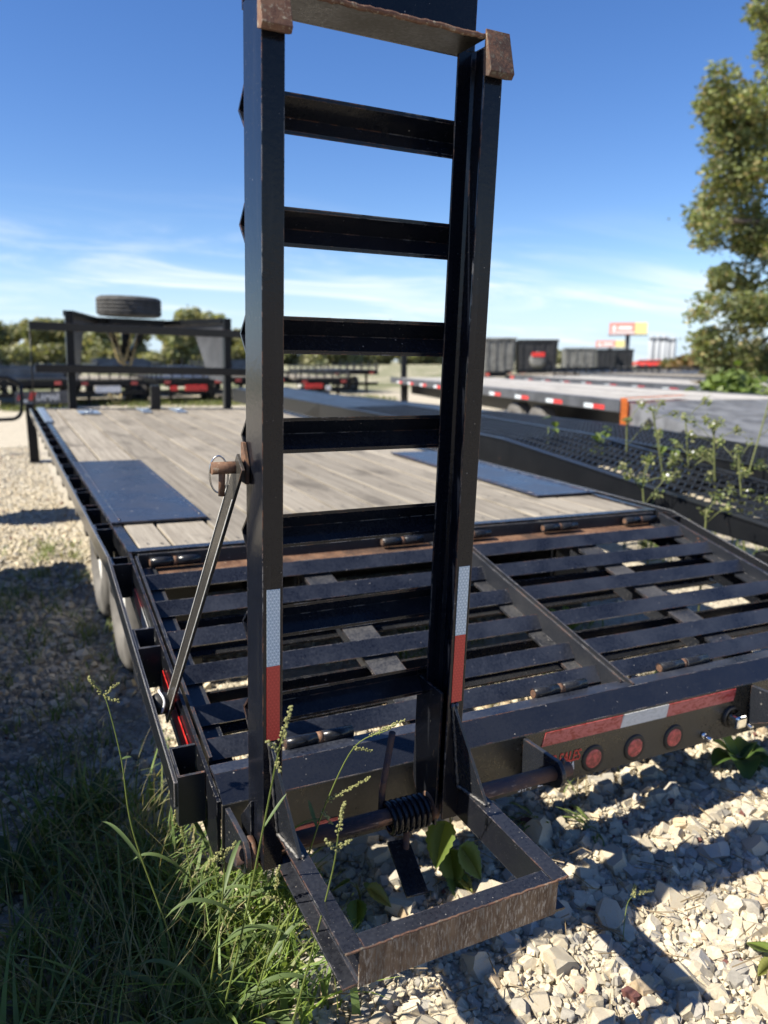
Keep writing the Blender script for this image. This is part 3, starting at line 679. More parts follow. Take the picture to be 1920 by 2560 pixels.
ty_me = bpy.data.meshes.new('tyre'); b_ = tyre_bm(0.365, 0.235); b_.to_mesh(ty_me); b_.free(); ty_me.materials.append(M['rubber_lit'])
rm_me = bpy.data.meshes.new('rim'); b_ = rim_bm(0.365, 0.235); b_.to_mesh(rm_me); b_.free(); rm_me.materials.append(M['rim'])
def wheel(parent, loc, s=1.0, name='wheel'):
    w = empty(name, parent=parent); w.location = loc; w.scale = (s, s, s)
    for nm, me in (('tyre', ty_me), ('rim', rm_me)):
        o = bpy.data.objects.new(nm, me); link(o, w)
    return w
for x in (0.172, WD - 0.205):
    for y in (0.79, 1.60): sw_ = 0.9 if x > 1 else 1.0; wheel(T1, (x, y, -0.726 + 0.0255 * x - 0.028 * y + 0.365 * sw_), sw_)
for y in (0.82, 1.66):
    bm = BM(); tube(bm, [(0.3, y, -0.40), (WD - 0.3, y, -0.40)], 0.045, 12); mobj('axle', bm, M['far'], T1)
for x0, x1 in ((0.09, 0.33), (WD - .33, WD - .09)):
    bm = BM(); box(bm, x0, x1, 0.36, 0.366, -0.62, -0.10); mobj('mud_flap', bm, M['grommet'], T1)

# gooseneck, rack, winch post and deck plates at the front
for x0 in (0.302, 1.924):
    bm = BM(); box(bm, x0, x0 + 0.075, LD_ + 0.02, LD_ + 0.12, -0.5, 0.975, 0.004); mobj('gooseneck_post', bm, M['far'], T1)
for (xa, xb) in ((0.34, 0.80), (1.962, 1.50)):
    bm = BM(); ya, yb = LD_ + 0.12, LD_ + 1.55; nx = 0.05
    for z0a, z1a, z0b, z1b in ((0.92, 0.978, 0.89, 0.945),):
        vv = []
        for (x, y, z0, z1) in ((xa, ya, z0a, z1a), (xb, yb, z0b, z1b)):
            vv += [bm.verts.new((x - nx, y, z0)), bm.verts.new((x + nx, y, z0)), bm.verts.new((x + nx, y, z1)), bm.verts.new((x - nx, y, z1))]
        for q in ((0, 1, 2, 3), (7, 6, 5, 4), (0, 4, 5, 1), (1, 5, 6, 2), (2, 6, 7, 3), (3, 7, 4, 0)): bm.faces.new([vv[i] for i in q])
    bmesh.ops.recalc_face_normals(bm, faces=list(bm.faces)); mobj('neck_beam', bm, M['far'], T1); bm = BM()
    # tapering web plate below the beam
    f = lambda s, z: (xa + (xb - xa) * s, ya + (yb - ya) * s, z)
    for dx in (-0.006, 0.006): pass
    ring = [f(0, .918), f(1, .888), f(1, .80), f(0.42, .78), f(0.22, .30), f(0, .28)]
    A = [bm.verts.new((p[0] - .006, p[1], p[2])) for p in ring]; B = [bm.verts.new((p[0] + .006, p[1], p[2])) for p in ring]
    bm.faces.new(A); bm.faces.new(B[::-1])
    for i in range(6): bm.faces.new((A[i], B[i], B[(i + 1) % 6], A[(i + 1) % 6]))
    bmesh.ops.recalc_face_normals(bm, faces=list(bm.faces)); mobj('neck_web', bm, M['grey'], T1)
bm = BM(); box(bm, 0.74, 1.52, LD_ + 1.30, LD_ + 1.40, 0.87, 0.955); box(bm, 0.86, 1.32, LD_ + 1.05, LD_ + 1.12, 0.88, 0.95)
for s in (-1, 1):
    prism(bm, [(s * 0.30, 0.93), (s * 0.20, 0.93), (s * 0.02, 0.52), (s * 0.06, 0.50)], 'y', LD_ + 1.42, LD_ + 1.50, mat=Matrix.Translation((1.09, 0, 0)))
tube(bm, [(1.09, LD_ + 1.46, 0.95), (1.09, LD_ + 1.46, 0.45)], 0.05, 12); mobj('coupler', bm, M['far'], T1)
for dx, dzz in ((-0.10, 0.42), (0.06, 0.47)):
    bm = BM()
    for i in range(26):
        a = -1 + 2 * i / 25; p = Vector((1.06 + dx * .4 + a * 0.13, LD_ + 1.36, 0.86 - dzz * (1 - a * a)))
        tg = Vector((0.13, 0, dzz * 2 * a)).normalized(); sd = Vector((0, 1, 0)) if i % 2 else tg.cross(Vector((0, 1, 0)))
        tube(bm, [p + tg * (0.026 * math.cos(q)) + sd * (0.015 * math.sin(q)) for q in np.linspace(0, 6.283, 9)], 0.006, 5, caps=False)
    mobj('safety_chain', bm, M['chain'], T1)
for z0, x0 in ((0.77, -0.037), (0.36, 0.0)):
    bm = BM(); box(bm, x0, WD + 0.03, LD_ - 0.04, LD_ + 0.015, z0, z0 + 0.082, 0.004); mobj('rack_bar', bm, M['paint'], T1)
for xq in (-0.03, WD + 0.02):
    bm = BM(); tube(bm, [(xq, LD_ - 0.01, 0.0), (xq, LD_ - 0.01, 0.78)], 0.007, 8); mobj('rack_rod', bm, M['far'], T1)
bm = BM(); box(bm, 1.095, 1.195, LD_ - 0.12, LD_ - 0.06, 0.0, 0.245, 0.004); box(bm, 1.05, 1.24, LD_ - 0.15, LD_ - 0.052, 0.003, 0.012); mobj('winch_post', bm, M['paint'], T1)
for x0, x1, y0, y1 in ((0.335, 0.53, 5.22, 5.55), (0.94, 1.04, 5.36, 5.80), (1.275, 1.385, 5.34, 5.80)):
    bm = BM(); box(bm, x0, x1, y0, y1, 0.001, 0.009, 0.002); tube(bm, [((x0 + x1) / 2 + .04 * math.cos(a), (y0 + y1) / 2 + .05 * math.sin(a), 0.018) for a in np.linspace(0, 6.28, 15)], 0.007, 6, caps=False); mobj('tie_down_plate', bm, M['galv'], T1)
bm = BM()
for i in range(3): prism(bm, [(-0.01 + .022 * i, 0.003), (0.010 + .022 * i, 0.003), (0.006 + .022 * i, 0.014), (-0.006 + .022 * i, 0.014)], 'y', 4.42, LD_ - 0.03)
mobj('winch_track', bm, M['galv'], T1)

# spare tyre lying on the gooseneck
sp = empty('spare_tire', MT @ Matrix.Translation((1.10, LD_ + 1.2, 1.085)) @ Matrix.Rotation(math.pi / 2, 4, 'Y'), label='black spare tire lying flat on top of the gooseneck', cat='spare tire')
b_ = tyre_bm(0.368, 0.235, 64); mobj('tyre', b_, M['rubber'], sp)
o = bpy.data.objects.new('rim', rm_me); link(o, sp)

# ------------------------------------------------------------------ standing loading ramp
u = Vector((-0.0115, -0.01958, 1.0)).normalized(); xr_ = (Vector((1, 0, 0)) - u * u.x).normalized(); yr_ = u.cross(xr_)
MR = MT @ Matrix(((xr_.x, yr_.x, u.x, 0.0404), (xr_.y, yr_.y, u.y, -1.366), (xr_.z, yr_.z, u.z, 0), (0, 0, 0, 1)))
RP = empty('loading_ramp', MR, label='tall black steel ladder ramp standing upright on its hinge behind the trailer', cat='ramp')
RW, RD, FW = 0.4483, 0.098, 0.0388
def channel(bm, x_web, x_tip, y0, y1, z0, z1, tw=0.0048, tf=0.0070):
    """C channel along z, web at x_web, flanges reaching x_tip"""
    s = 1 if x_tip > x_web else -1
    pts = [(x_web, y0), (x_tip, y0), (x_tip, y0 + tf * .7), (x_web + s * (tw + .006), y0 + tf), (x_web + s * tw, y0 + tf + .006),
           (x_web + s * tw, y1 - tf - .006), (x_web + s * (tw + .006), y1 - tf), (x_tip, y1 - tf * .7), (x_tip, y1), (x_web, y1)]
    prism(bm, pts, 'z', z0, z1, bev=0.0012)
rails = []
for xw, xt in ((0.0, FW), (RW, RW - FW)):
    bm = BM(); channel(bm, xw, xt, 0.0, RD, -0.312, 1.252); rails.append(mobj('rail', bm, M['ramp'], RP))
for k, x0 in enumerate((0.0075, 0.4165)):
    for (z0, z1, mk) in ((0.1238, 0.274, 'tape_w'), (-0.029, 0.1235, 'tape_r')):
        bm = BM(); box(bm, x0, x0 + 0.0255, -0.0012, -0.0002, z0, z1); mobj('reflective_tape', bm, M[mk], rails[k])
bm = BM(); prism(bm, [(RD + .001, 0.0), (RD + 0.036, -0.0337), (RD + .001, -0.0675), (RD + .001, -0.0605), (RD + 0.029, -0.0337), (RD + .001, -0.0065)], 'x', 0.0005, RW - 0.0005)
rung = mobj('rung', bm, M['ramp'], RP); zs = [1.1313, 0.9463, 0.7588, 0.5735, 0.3883, 0.2025, 0.016]
rung.location = (0, 0, zs[0])
for z in zs[1:]: copyobj(rung, RP, (0, 0, z))
bm = BM(); box(bm, FW + .001, RW - FW - .001, 0.001, RD, 1.243, 1.250); mobj('top_crossbar', bm, M['tail'], RP)
bm = BM(); tube(bm, [(x, 0.0 + rnd.uniform(-.0012, .0012), 1.2465 + rnd.uniform(-.0012, .0012)) for x in np.linspace(FW + .002, RW - FW - .002, 40)], 0.0048, 7); mobj('weld_bead', bm, M['padrust'], RP)
bm = BM(); box(bm, 0.0, RW, RD + 0.0008, RD + 0.007, 1.243, 1.62); mobj('top_plate', bm, M['ramp'], RP)
for x0, x1 in ((-0.007, 0.0425), (RW - 0.0425, RW + 0.007)):
    bm = BM(); prism(bm, [(-0.0008, 1.258), (-0.004, 1.258), (-0.027, 1.187), (-0.020, 1.179), (-0.0008, 1.184)], 'x', x0, x1, bev=0.0008); mobj('rail_pad', bm, M['padrust'], RP)
# boxing plates, gussets and the foot frame reaching back
for x0 in (FW + 0.0008, RW - FW - 0.0068):
    bm = BM(); prism(bm, [(0.018, -0.014), (0.125, -0.014), (0.125, -0.27), (0.085, -0.335), (0.018, -0.335)], 'x', x0, x0 + 0.006, bev=0.0012); mobj('boxing_plate', bm, M['paint'], RP)
ox, oy = 0.0404, -1.366
bm = BM(); prism(bm, [(0.06, -0.19), (0.135, -0.27), (0.10, -0.345), (0.06, -0.345)], 'x', -0.007, -0.001, bev=0.001); mobj('hinge_lug', bm, M['paint'], RP)
ZF = -0.236; FH = 0.074; YE = -1.697 - oy; YB = 0.06
for xt, xw in ((0.0285, 0.0640), (0.4840, 0.4485)):
    s = 1 if xw > xt else -1; bm = BM(); tw, tf = 0.0045, 0.0062
    pts = [(xw, ZF), (xt, ZF), (xt, ZF - tf * .75), (xw - s * (tw + .005), ZF - tf), (xw - s * tw, ZF - tf - .005), (xw - s * tw, ZF - FH + tf + .005), (xw - s * (tw + .005), ZF - FH + tf), (xt, ZF - FH + tf * .75), (xt, ZF - FH), (xw, ZF - FH)]
    prism(bm, pts, 'y', YE, YB, bev=0.001); mobj('foot_beam', bm, M['foot'], RP)
bm = BM(); x0, x1 = 0.0648, 0.4477; ye = YE - 0.001
prism(bm, [(ye, ZF - .001), (ye + .034, ZF - .001), (ye + .034, ZF - .006), (ye + .010, ZF - .008), (ye + .006, ZF - .013), (ye + .006, ZF - FH + .013), (ye + .010, ZF - FH + .008), (ye + .034, ZF - FH + .006), (ye + .034, ZF - FH + .001), (ye, ZF - FH + .001)], 'x', x0, x1, bev=0.001)
eb = mobj('end_beam', bm, M['foot'], RP)
bm = BM(); box(bm, 0.0545, 0.4580, YE - 0.0038, YE - 0.0015, ZF - FH + 0.0015, ZF - 0.0012, 0.0006); mobj('worn_face', bm, M['scrape'], eb)
bm = BM(); tube(bm, [(x, YE - .002 + rnd.uniform(-.001, .001), ZF - .001 + rnd.uniform(-.001, .001)) for x in np.linspace(0.030, 0.482, 60)], 0.0022, 6); mobj('worn_edge', bm, M['padrust'], eb)
for xa, xb in ((0.016, 0.046), (RW - 0.024, 0.466)):
    bm = BM(); yt = -0.001; th = 0.0032
    P4 = [(xa, yt, -0.034), (xb * .6 + xa * .4, yt, ZF + .0005), (xb, -0.088, ZF + .0005)]
    A = [bm.verts.new((p[0] - th, p[1], p[2])) for p in P4]; B = [bm.verts.new((p[0] + th, p[1], p[2])) for p in P4]
    bm.faces.new(A); bm.faces.new(B[::-1])
    for i in range(3): bm.faces.new((A[i], B[i], B[(i + 1) % 3], A[(i + 1) % 3]))
    bmesh.ops.recalc_face_normals(bm, faces=list(bm.faces)); g = mobj('gusset', bm, M['bracket'], RP)
    bm = BM()
    for (a, b, k) in ((P4[0], P4[1], 26), (P4[1], P4[2], 16)):
        for sx in (-1, 1):
            pa, pb = Vector(a), Vector(b); off_ = Vector((sx * 0.005, -0.002, 0.002))
            tube(bm, [pa.lerp(pb, i / k) + off_ + Vector((rnd.uniform(-.0008, .0008), rnd.uniform(-.0008, .0008), 0)) for i in range(k + 1)], [0.0034 + 0.0008 * math.sin(i * 1.9) for i in range(k + 1)], 7)
    mobj('weld_bead', bm, M['weld'] if 'weld' in M else M['dusty'], g)
# brace from the dovetail side up to the pin on the left rail
Mi = MR.inverted() @ MT
b0 = Mi @ Vector((-0.022, -0.752, -0.238)); b1 = Mi @ Vector((0.014, -1.30, 0.485))
d_ = (b1 - b0).normalized(); sx_ = Vector((1, 0, 0)); sx_ = (sx_ - d_ * sx_.dot(d_)).normalized(); wy = d_.cross(sx_)
mb = Matrix(((sx_.x, wy.x, d_.x, b0.x), (sx_.y, wy.y, d_.y, b0.y), (sx_.z, wy.z, d_.z, b0.z), (0, 0, 0, 1)))
Lb = (b1 - b0).length; bm = BM()
box(bm, -0.003, 0.003, -0.021, 0.021, -0.02, Lb + 0.02, 0.001, mat=mb); br = mobj('brace', bm, M['brace'] if 'brace' in M else M['paint'], RP)
bm = BM()
for s in (-1, 1): box(bm, -0.0050, -0.0032, s * 0.0195 - 0.0015, s * 0.0195 + 0.0015, 0.0, Lb - 0.06, 0.001, mat=mb)
mobj('brace_flange', bm, M['bright_edge'] if 'bright_edge' in M else M['steel'], br)
pc = Mi @ Vector((0.0, -1.285, 0.487))
bm = BM(); tube(bm, [(pc.x - 0.032, pc.y, pc.z), (-0.0005, pc.y, pc.z)], 0.0115, 16); tube(bm, [(pc.x - 0.012, pc.y, pc.z + .01), (pc.x - 0.014, pc.y, pc.z - 0.052)], 0.0062, 12); mobj('pin', bm, M['rust'], br)
bm = BM(); tube(bm, [(pc.x - 0.018 + 0.016 * math.cos(a), pc.y - 0.004 * math.cos(a) + .002, pc.z - 0.012 + 0.034 * math.sin(a)) for a in np.linspace(0, 6.283, 33)], 0.0017, 7, caps=False); mobj('pin_ring', bm, M['steel'], br)
bm = BM(); prism(bm, [(pc.y + .014, pc.z + .045), (pc.y + .002, pc.z + .045), (pc.y - .020, pc.z + .005), (pc.y - .016, pc.z - .03), (pc.y + .014, pc.z - .03)], 'x', -0.008, -0.0008, bev=.001); mobj('pin_bracket', bm, M['rust'], br)

# ------------------------------------------------------------------ neighbouring trailers
def MW(x, y, z=0.0, yaw=0.0): return Matrix.Translation((x, y, z)) @ Matrix.Rotation(yaw, 4, 'Z')
def child(name, mat, parent, fn, **kw):
    bm = BM(); fn(bm); return mobj(name, bm, mat, parent, **kw)

# open-centre car hauler close on the right, two grated tracks running down to its tail
T2 = empty('car_hauler_trailer', MW(0, 0), label='low black trailer with two sloping grated tracks beside the wood deck', cat='trailer')
PR1 = [(-0.45, 0.53), (2.1, 0.786), (3.75, 0.834), (9.5, 0.93)]
PR2 = [(-0.45, 0.60), (2.7, 0.742), (4.5, 0.752), (9.5, 0.76)]
def track(x0, x1, PR):
    tr = empty('track', parent=T2)
    def prz(y):
        for (a, za), (b, zb) in zip(PR[:-1], PR[1:]):
            if y <= b: return za + (zb - za) * (y - a) / (b - a)
        return PR[-1][1]
    for xa, xb in ((x0, x0 + 0.03), (x1 - 0.03, x1)):
        bm = BM()
        for (ya, za), (yb, zb) in zip(PR[:-1], PR[1:]):
            prism(bm, [(ya, za), (yb, zb), (yb, zb - 0.20), (ya, za - (0.09 if ya < 0 else 0.20))], 'x', xa, xb)
            prism(bm, [(ya, za + .006), (yb, zb + .006), (yb, zb - .004), (ya, za - .004)], 'x', xa - 0.006 if xa == x0 else xb - .05, xa + 0.05 if xa == x0 else xb + .006)
        mobj('side_beam', bm, M['far'], tr)
    bm = BM(); w = x1 - x0 - 0.08; y = -0.41; k = 0
    while y < 5.2:
        # expanded metal: zig-zag strands side by side
        n_ = 11; st = w / n_; amp = 0.027
        pts = [(x0 + 0.04 + st * i, y + (amp if i % 2 == 0 else -amp)) for i in range(n_ + 1)]
        for (xa, ya), (xb, yb) in zip(pts[:-1], pts[1:]):
            za, zb = prz(ya) + 0.001, prz(yb) + 0.001; h = 0.0045
            vv = [bm.verts.new(c) for c in ((xa, ya - h, za), (xb, yb - h, zb), (xb, yb + h, zb), (xa, ya + h, za), (xa, ya - h, za - .012), (xb, yb - h, zb - .012))]
            bm.faces.new(vv[:4]); bm.faces.new((vv[4], vv[5], vv[1], vv[0]))
        y += amp * 2.0
    mobj('grating', bm, M['grate'], tr, kind='stuff')
    bm = BM()
    for yy in np.arange(0.0, 9.0, 0.8): box(bm, x0 + .031, x1 - .031, yy, yy + .05, prz(yy) - .12, prz(yy) - .04)
    for q, f in enumerate([]): pass
    mobj('cross_bars', bm, M['far'], tr, kind='stuff')
    bm = BM(); box(bm, x0 + .001, x1 - .001, -0.465, -0.451, PR[0][1] - .10, PR[0][1] + .004, .002); mobj('end_plate', bm, M['far'], tr)
    bm = BM(); prism(bm, [(5.2, prz(5.2) + .002), (9.4, prz(9.4) + .002), (9.4, prz(9.4) - .01), (5.2, prz(5.2) - .01)], 'x', x0 + .04, x1 - .04); mobj('deck_plate', bm, M['far'], tr)
M['grate'] = simple('black_grating', (0.022, 0.025, 0.032), 0.32, 0.0, var=0.3, vscale=12)
track(3.0, 3.88, PR1); track(4.22, 5.1, PR2)
child('rear_bumper', M['far'], T2, lambda bm: box(bm, 3.0, 4.95, -0.20, -0.12, 0.30, 0.42, .005))
child('tail_light_box', M['grey'], T2, lambda bm: box(bm, 3.02, 3.25, -0.235, -0.202, 0.33, 0.42, .012))
child('tail_light', M['redlens'], T2, lambda bm: box(bm, 3.045, 3.225, -0.245, -0.2355, 0.345, 0.405, .008))
child('marking_tape', M['tape_r'], T2, lambda bm: box(bm, 3.17, 3.55, -0.468, -0.4655, 0.47, 0.52))
child('cross_frame', M['far'], T2, lambda bm: box(bm, 3.03, 4.2, 3.4, 3.5, 0.62, 0.74))
child('cross_frame', M['far'], T2, lambda bm: box(bm, 3.55, 4.2, 1.3, 1.38, 0.46, 0.56))
for y in (4.5, 5.35):
    for x in (3.28, 4.6): wheel(T2, (x, y, 0.34), 0.93)
child('tongue', M['far'], T2, lambda bm: box(bm, 3.9, 4.02, 9.5, 11.2, 0.5, 0.65))

def flatbed(name, x, y, yaw, length, deckmat, label, h=0.92, width=2.35, tail=2.3, tapes=True, neck=True, planks=12, wheels=True, tailmat='grey'):
    t = empty(name, MW(x, y, 0, yaw), label=label, cat='trailer', group='flatbed trailers parked in the yard')
    dk = empty('deck', parent=t); pw = width / planks
    for i in range(planks):
        bm = BM(); box(bm, i * pw + .006, (i + 1) * pw - .006, 0.02, length - .02, h - .045, h - rnd.uniform(0, .004)); mobj('plank', bm, deckmat, dk)
    for xa, xb in ((-0.06, -0.002), (width + .002, width + .06)):
        child('side_rail', M['grey'], t, lambda bm: box(bm, xa, xb, 0, length, h - .13, h + .012, .004))
    for xa in (0.5, width - .6):
        child('main_beam', M['far'], t, lambda bm: box(bm, xa, xa + .1, 0, length, h - .42, h - .05))
    if tapes:
        yy = 0.35
        while yy < length - .4:
            child('marking_tape', M['red'], t, lambda bm: box(bm, -0.063, -0.0605, yy, yy + .28, h - .115, h - .065))
            child('marking_tape', M['tape_bw'], t, lambda bm: box(bm, -0.063, -0.0605, yy + .285, yy + .52, h - .115, h - .065)); yy += 1.15
    if tail > 0:
        z1 = h - .33
        child('dovetail', M[tailmat], t, lambda bm: prism(bm, [(0, h), (-tail, z1), (-tail, z1 - .05), (0, h - .14)], 'x', 0.0, width))
        for xa in (-0.05, width + .002):
            bm = BM(); prism(bm, [(-.02, h + .01), (-tail, z1 + .03), (-tail - .05, z1 - .22), (-tail * .55, h - .52), (-.02, h - .30)], 'x', xa, xa + .048); sp_ = mobj('side_plate', bm, M[tailmat], t)
            for yy in (-0.62, -1.25):
                zc = h - .14 - .33 * (-yy / tail) * .8; bm = BM(); prism(bm, [(yy - .10, zc), (yy, zc + .07), (yy + .10, zc), (yy, zc - .07)], 'x', xa - .003, xa + .051); mobj('lightening_hole', bm, M['grommet'], sp_)
    if wheels:
        for yy in (2.6, 3.5):
            for xx in (0.15, width - .15): wheel(t, (xx, yy, 0.365))
    if neck:
        for xa in (0.25, width - .4):
            child('gooseneck_post', M['far'], t, lambda bm: box(bm, xa, xa + .14, length + .02, length + .16, 0.1, h + 1.05, .01))
            child('neck_beam', M['far'], t, lambda bm: prism(bm, [(length + .05, h + .75), (length + .05, h + 1.05), (length + 2.2, h + 1.0), (length + 2.2, h + .8)], 'x', xa, xa + .14))
        child('neck_cross', M['far'], t, lambda bm: box(bm, .26, width - .26, length + 2.0, length + 2.15, h + .8, h + .95))
    for xx in (0.3, width - .3):
        child('landing_leg', M['far'], t, lambda bm: box(bm, xx - .04, xx + .04, length - .3, length - .22, 0.0, h - .15))
    return t
YW = -math.radians(14.5)
def off(b, across, fwd): return (b[0] + across * math.cos(YW) - fwd * math.sin(YW), b[1] + across * math.sin(YW) + fwd * math.cos(YW))
B3 = (5.95, 3.95)
flatbed('flatbed_trailer', *B3, YW, 12.0, M['wood_pale'], 'long flatbed trailer with bleached pale deck and a grey dovetail beyond the grated tracks', tailmat='tailgrey')
b4 = off(B3, 3.9, 1.2); flatbed('flatbed_trailer', *b4, YW, 12.0, M['wood_pale'], 'second pale flatbed trailer standing just behind the bleached deck', tail=2.0, planks=8, neck=False)
b5 = off(B3, 8.0, 5.5); flatbed('flatbed_trailer', *b5, YW, 12.0, M['wood'], 'brown-decked flatbed trailer, third back from the wood deck on the right', tail=1.8, planks=6, neck=False)
b6 = off(B3, 12.5, 9.0); flatbed('flatbed_trailer', *b6, YW, 13.0, M['grey'], 'grey flatbed trailer farthest back, in front of the dump trailers', tail=1.5, planks=6, neck=False)
# orange webbing strap over the corner of the pale deck
st = off(B3, -0.075, -0.28); st2 = off(B3, 0.5, -0.05)
bm = BM()
def ribbon(bm, pts, wv, th=0.004):
    pts = [Vector(p) for p in pts]; wv = Vector(wv)
    A = [bm.verts.new(p - wv) for p in pts]; B = [bm.verts.new(p + wv) for p in pts]
    for i in range(len(pts) - 1): bm.faces.new((A[i], A[i + 1], B[i + 1], B[i]))
    bmesh.ops.solidify(bm, geom=list(bm.faces), thickness=th)
fwdv = Vector((-math.sin(YW), math.cos(YW), 0))
c0 = off(B3, -0.085, -0.15); c1_ = off(B3, -0.08, -0.12); c2_ = off(B3, 0.9, 0.25)
ribbon(bm, [(c0[0], c0[1], 0.50), (c0[0], c0[1], 0.90), (c1_[0], c1_[1], 0.955), (c2_[0], c2_[1], 0.965)], fwdv * 0.075)
mobj('ratchet_strap', bm, M['orange'], label='orange webbing strap hooked over the rear corner of the pale deck', cat='strap')

# dark trailer parked along the left, just out of the picture: its shadow lies on the gravel
T0 = empty('flatbed_trailer', MW(-3.115, -5.0), label='black flatbed trailer parked parallel on the left, mostly out of view', cat='trailer', group='flatbed trailers parked in the yard')
wd0 = 2.36; h0_ = 0.83
dk0 = empty('deck', parent=T0)
for i in range(10): child('plank', M['wood'], dk0, lambda bm: box(bm, i * .234 + .005, (i + 1) * .234 - .005, 0.0, 7.9, h0_ - .04, h0_))
for xa, xb in ((-.03, .0), (wd0 - .0, wd0 + .03)): child('side_rail', M['far'], T0, lambda bm: box(bm, xa, xb, 0, 7.9, h0_ - .14, h0_ + .01))
for xa in (.5, 1.75): child('main_beam', M['far'], T0, lambda bm: box(bm, xa, xa + .1, 0, 8.6, h0_ - .35, h0_ - .05))
for yy in (4.6, 5.5):
    for xx in (.2, wd0 - .2): wheel(T0, (xx, yy, 0.365))
for s in (-1, 1):
    child('tongue_bar', M['far'], T0, lambda bm: tube(bm, [(wd0 / 2 + s * .8, 7.9, .5), (wd0 / 2, 11.0, .5)], 0.05, 8))
spw = wheel(T0, (2.36, 9.75, 0.74)); spw.name = 'shadow_wheel'  # unseen wheel and its mount, added to cast a round shadow
child('shadow_wheel_mount', M['far'], T0, lambda bm: (box(bm, 2.2, 2.26, 9.70, 9.80, 0.5, 1.0), tube(bm, [(wd0 / 2, 9.6, .5), (2.23, 9.75, .52)], 0.03, 8)))
# bent tube frame of a rack reaching in from the left
bm = BM(); tube(bm, [(-0.03, 9.9, 1.02), (-0.035, 9.9, 0.80), (-0.05, 9.9, 0.66)] + [(-0.05 - .14 * (1 - math.cos(a)), 9.9, 0.66 - .14 * math.sin(a)) for a in np.linspace(0.2, 1.57, 7)] + [(-0.9, 9.9, 0.50), (-1.5, 9.9, 0.49)], 0.028, 10)
tube(bm, [(-0.03, 9.9, 1.02), (-0.2, 9.9, 1.12), (-1.5, 9.9, 1.12)], 0.028, 10); tube(bm, [(-1.5, 9.9, 1.14), (-1.5, 9.9, 0.0)], 0.035, 10)
mobj('bent_tube_rack', bm, M['far'], label='black bent steel tube rack at the left edge before the parked row', cat='rack')
# steel leg beyond the deck's front left corner
jl = empty('jack_leg', MW(0.03, 8.75), label='dark steel jack leg with foot plate beyond the front left deck corner', cat='jack')
child('post', M['far'], jl, lambda bm: box(bm, -0.06, 0.06, -0.06, 0.06, 0.02, 0.80, .005)); child('foot_plate', M['far'], jl, lambda bm: box(bm, -0.07, 0.26, -0.12, 0.12, 0.0, 0.02))

# row of yard trailers seen end-on far left
def yard_trailer(x, y, w, ln, h, label, kind, yaw=0.0):
    t = empty('utility_trailer', MW(x, y, 0, yaw), label=label, cat='trailer', group='utility trailers parked in the far row')
    child('frame', M['far'], t, lambda bm: (box(bm, -w / 2, w / 2, 0, .12, h - .38, h - .22), box(bm, -w / 2, -w / 2 + .1, .12, ln, h - .38, h - .22), box(bm, w / 2 - .1, w / 2, .12, ln, h - .38, h - .22)))
    child('deck', M['wood' if kind % 2 else 'darkbox'], t, lambda bm: box(bm, -w / 2 + .02, w / 2 - .02, .02, ln, h - .215, h - .17))
    for s in (-1, 1):
        child('side_rail', M['far'], t, lambda bm: (box(bm, s * w / 2 - .03, s * w / 2 + .03, 0, ln, h - .06, h), [box(bm, s * w / 2 - .02, s * w / 2 + .02, q, q + .05, h - .22, h - .06) for q in np.arange(.1, ln - .1, .8)]))
        for q in (ln * .5, ln * .5 + .8): wheel(t, (s * (w / 2 + .02), q, 0.33), 0.9)
        child('tail_light', M['redlens'], t, lambda bm: box(bm, s * w * .36 - .09, s * w * .36 + .09, -.03, -.002, h - .35, h - .26, .01))
    if kind in (1, 2): child('ramp_gate', M['darkbox'], t, lambda bm: [box(bm, -w / 2 + .1 + q * (w - .24) / 6, -w / 2 + .14 + q * (w - .24) / 6, -.05, -.01, h - .2, h + .15) for q in range(7)], kind='stuff')
    if kind == 0: child('stored_frames', M['greybox'], t, lambda bm: [box(bm, -w / 2 + .1, w / 2 - .1, 1 + q * .5, 1.1 + q * .5, h - .17, h + .10 + .03 * q) for q in range(4)], kind='stuff')
    child('bumper', M['far'], t, lambda bm: box(bm, -w / 2 + .05, w / 2 - .05, -.08, -.035, .34, .46))
    child('stand', M['far'], t, lambda bm: [box(bm, q - .04, q + .04, .2, .28, 0, h - .38) for q in (-w * .3, w * .3)], kind='stuff')
    return t
ya = yard_trailer(0.35, 21.6, 2.5, 5.5, 1.02, 'dark trailer with grey front panel lettered in white at the far left', 0)
child('front_panel', M['grey'], ya, lambda bm: box(bm, -.25, 1.25, -.14, -.085, .14, .50, .01))
lettering('LAMAR', 0.28, 0.24, 0.26, M['white'], ya, 0.2, y=-.146); child('red_badge', M['red'], ya, lambda bm: prism(bm, [(.08, .26), (.22, .26), (.30, .48), (.16, .48)], 'y', -.150, -.143)); child('red_badge', M['red'], ya, lambda bm: prism(bm, [(-.20, .26), (-.08, .26), (-.02, .44), (-.14, .44)], 'y', -.150, -.143))
child('white_badge', M['white'], ya, lambda bm: box(bm, -.15, .06, -.148, -.143, .2, .27))
yb = yard_trailer(2.75, 22.3, 2.0, 5, .98, 'dark trailer with a white plate on its end, second in the far row', 1); child('white_plate', M['white'], yb, lambda bm: box(bm, -.45, .30, -.11, -.085, .40, .60, .03))
child('safety_chain', M['chain'], yb, lambda bm: tube(bm, [(-.05 + .35 * q, -.12, .36 - .28 * (1 - (2 * q - 1) ** 2)) for q in np.linspace(0, 1, 12)], .02, 6))
yc = yard_trailer(5.2, 22.0, 2.2, 5, 1.0, 'dark trailer with a long red panel on its end, beside the gooseneck', 2); child('red_panel', M['red'], yc, lambda bm: box(bm, -.28, .42, -.12, -.085, .42, .60, .02)); child('red_panel', M['red'], yc, lambda bm: box(bm, -.72, -.50, -.12, -.085, .44, .58, .02))
yd = yard_trailer(7.7, 23.0, 2.1, 5, 1.0, 'dark trailer mostly hidden behind the left ramp rail', 3)
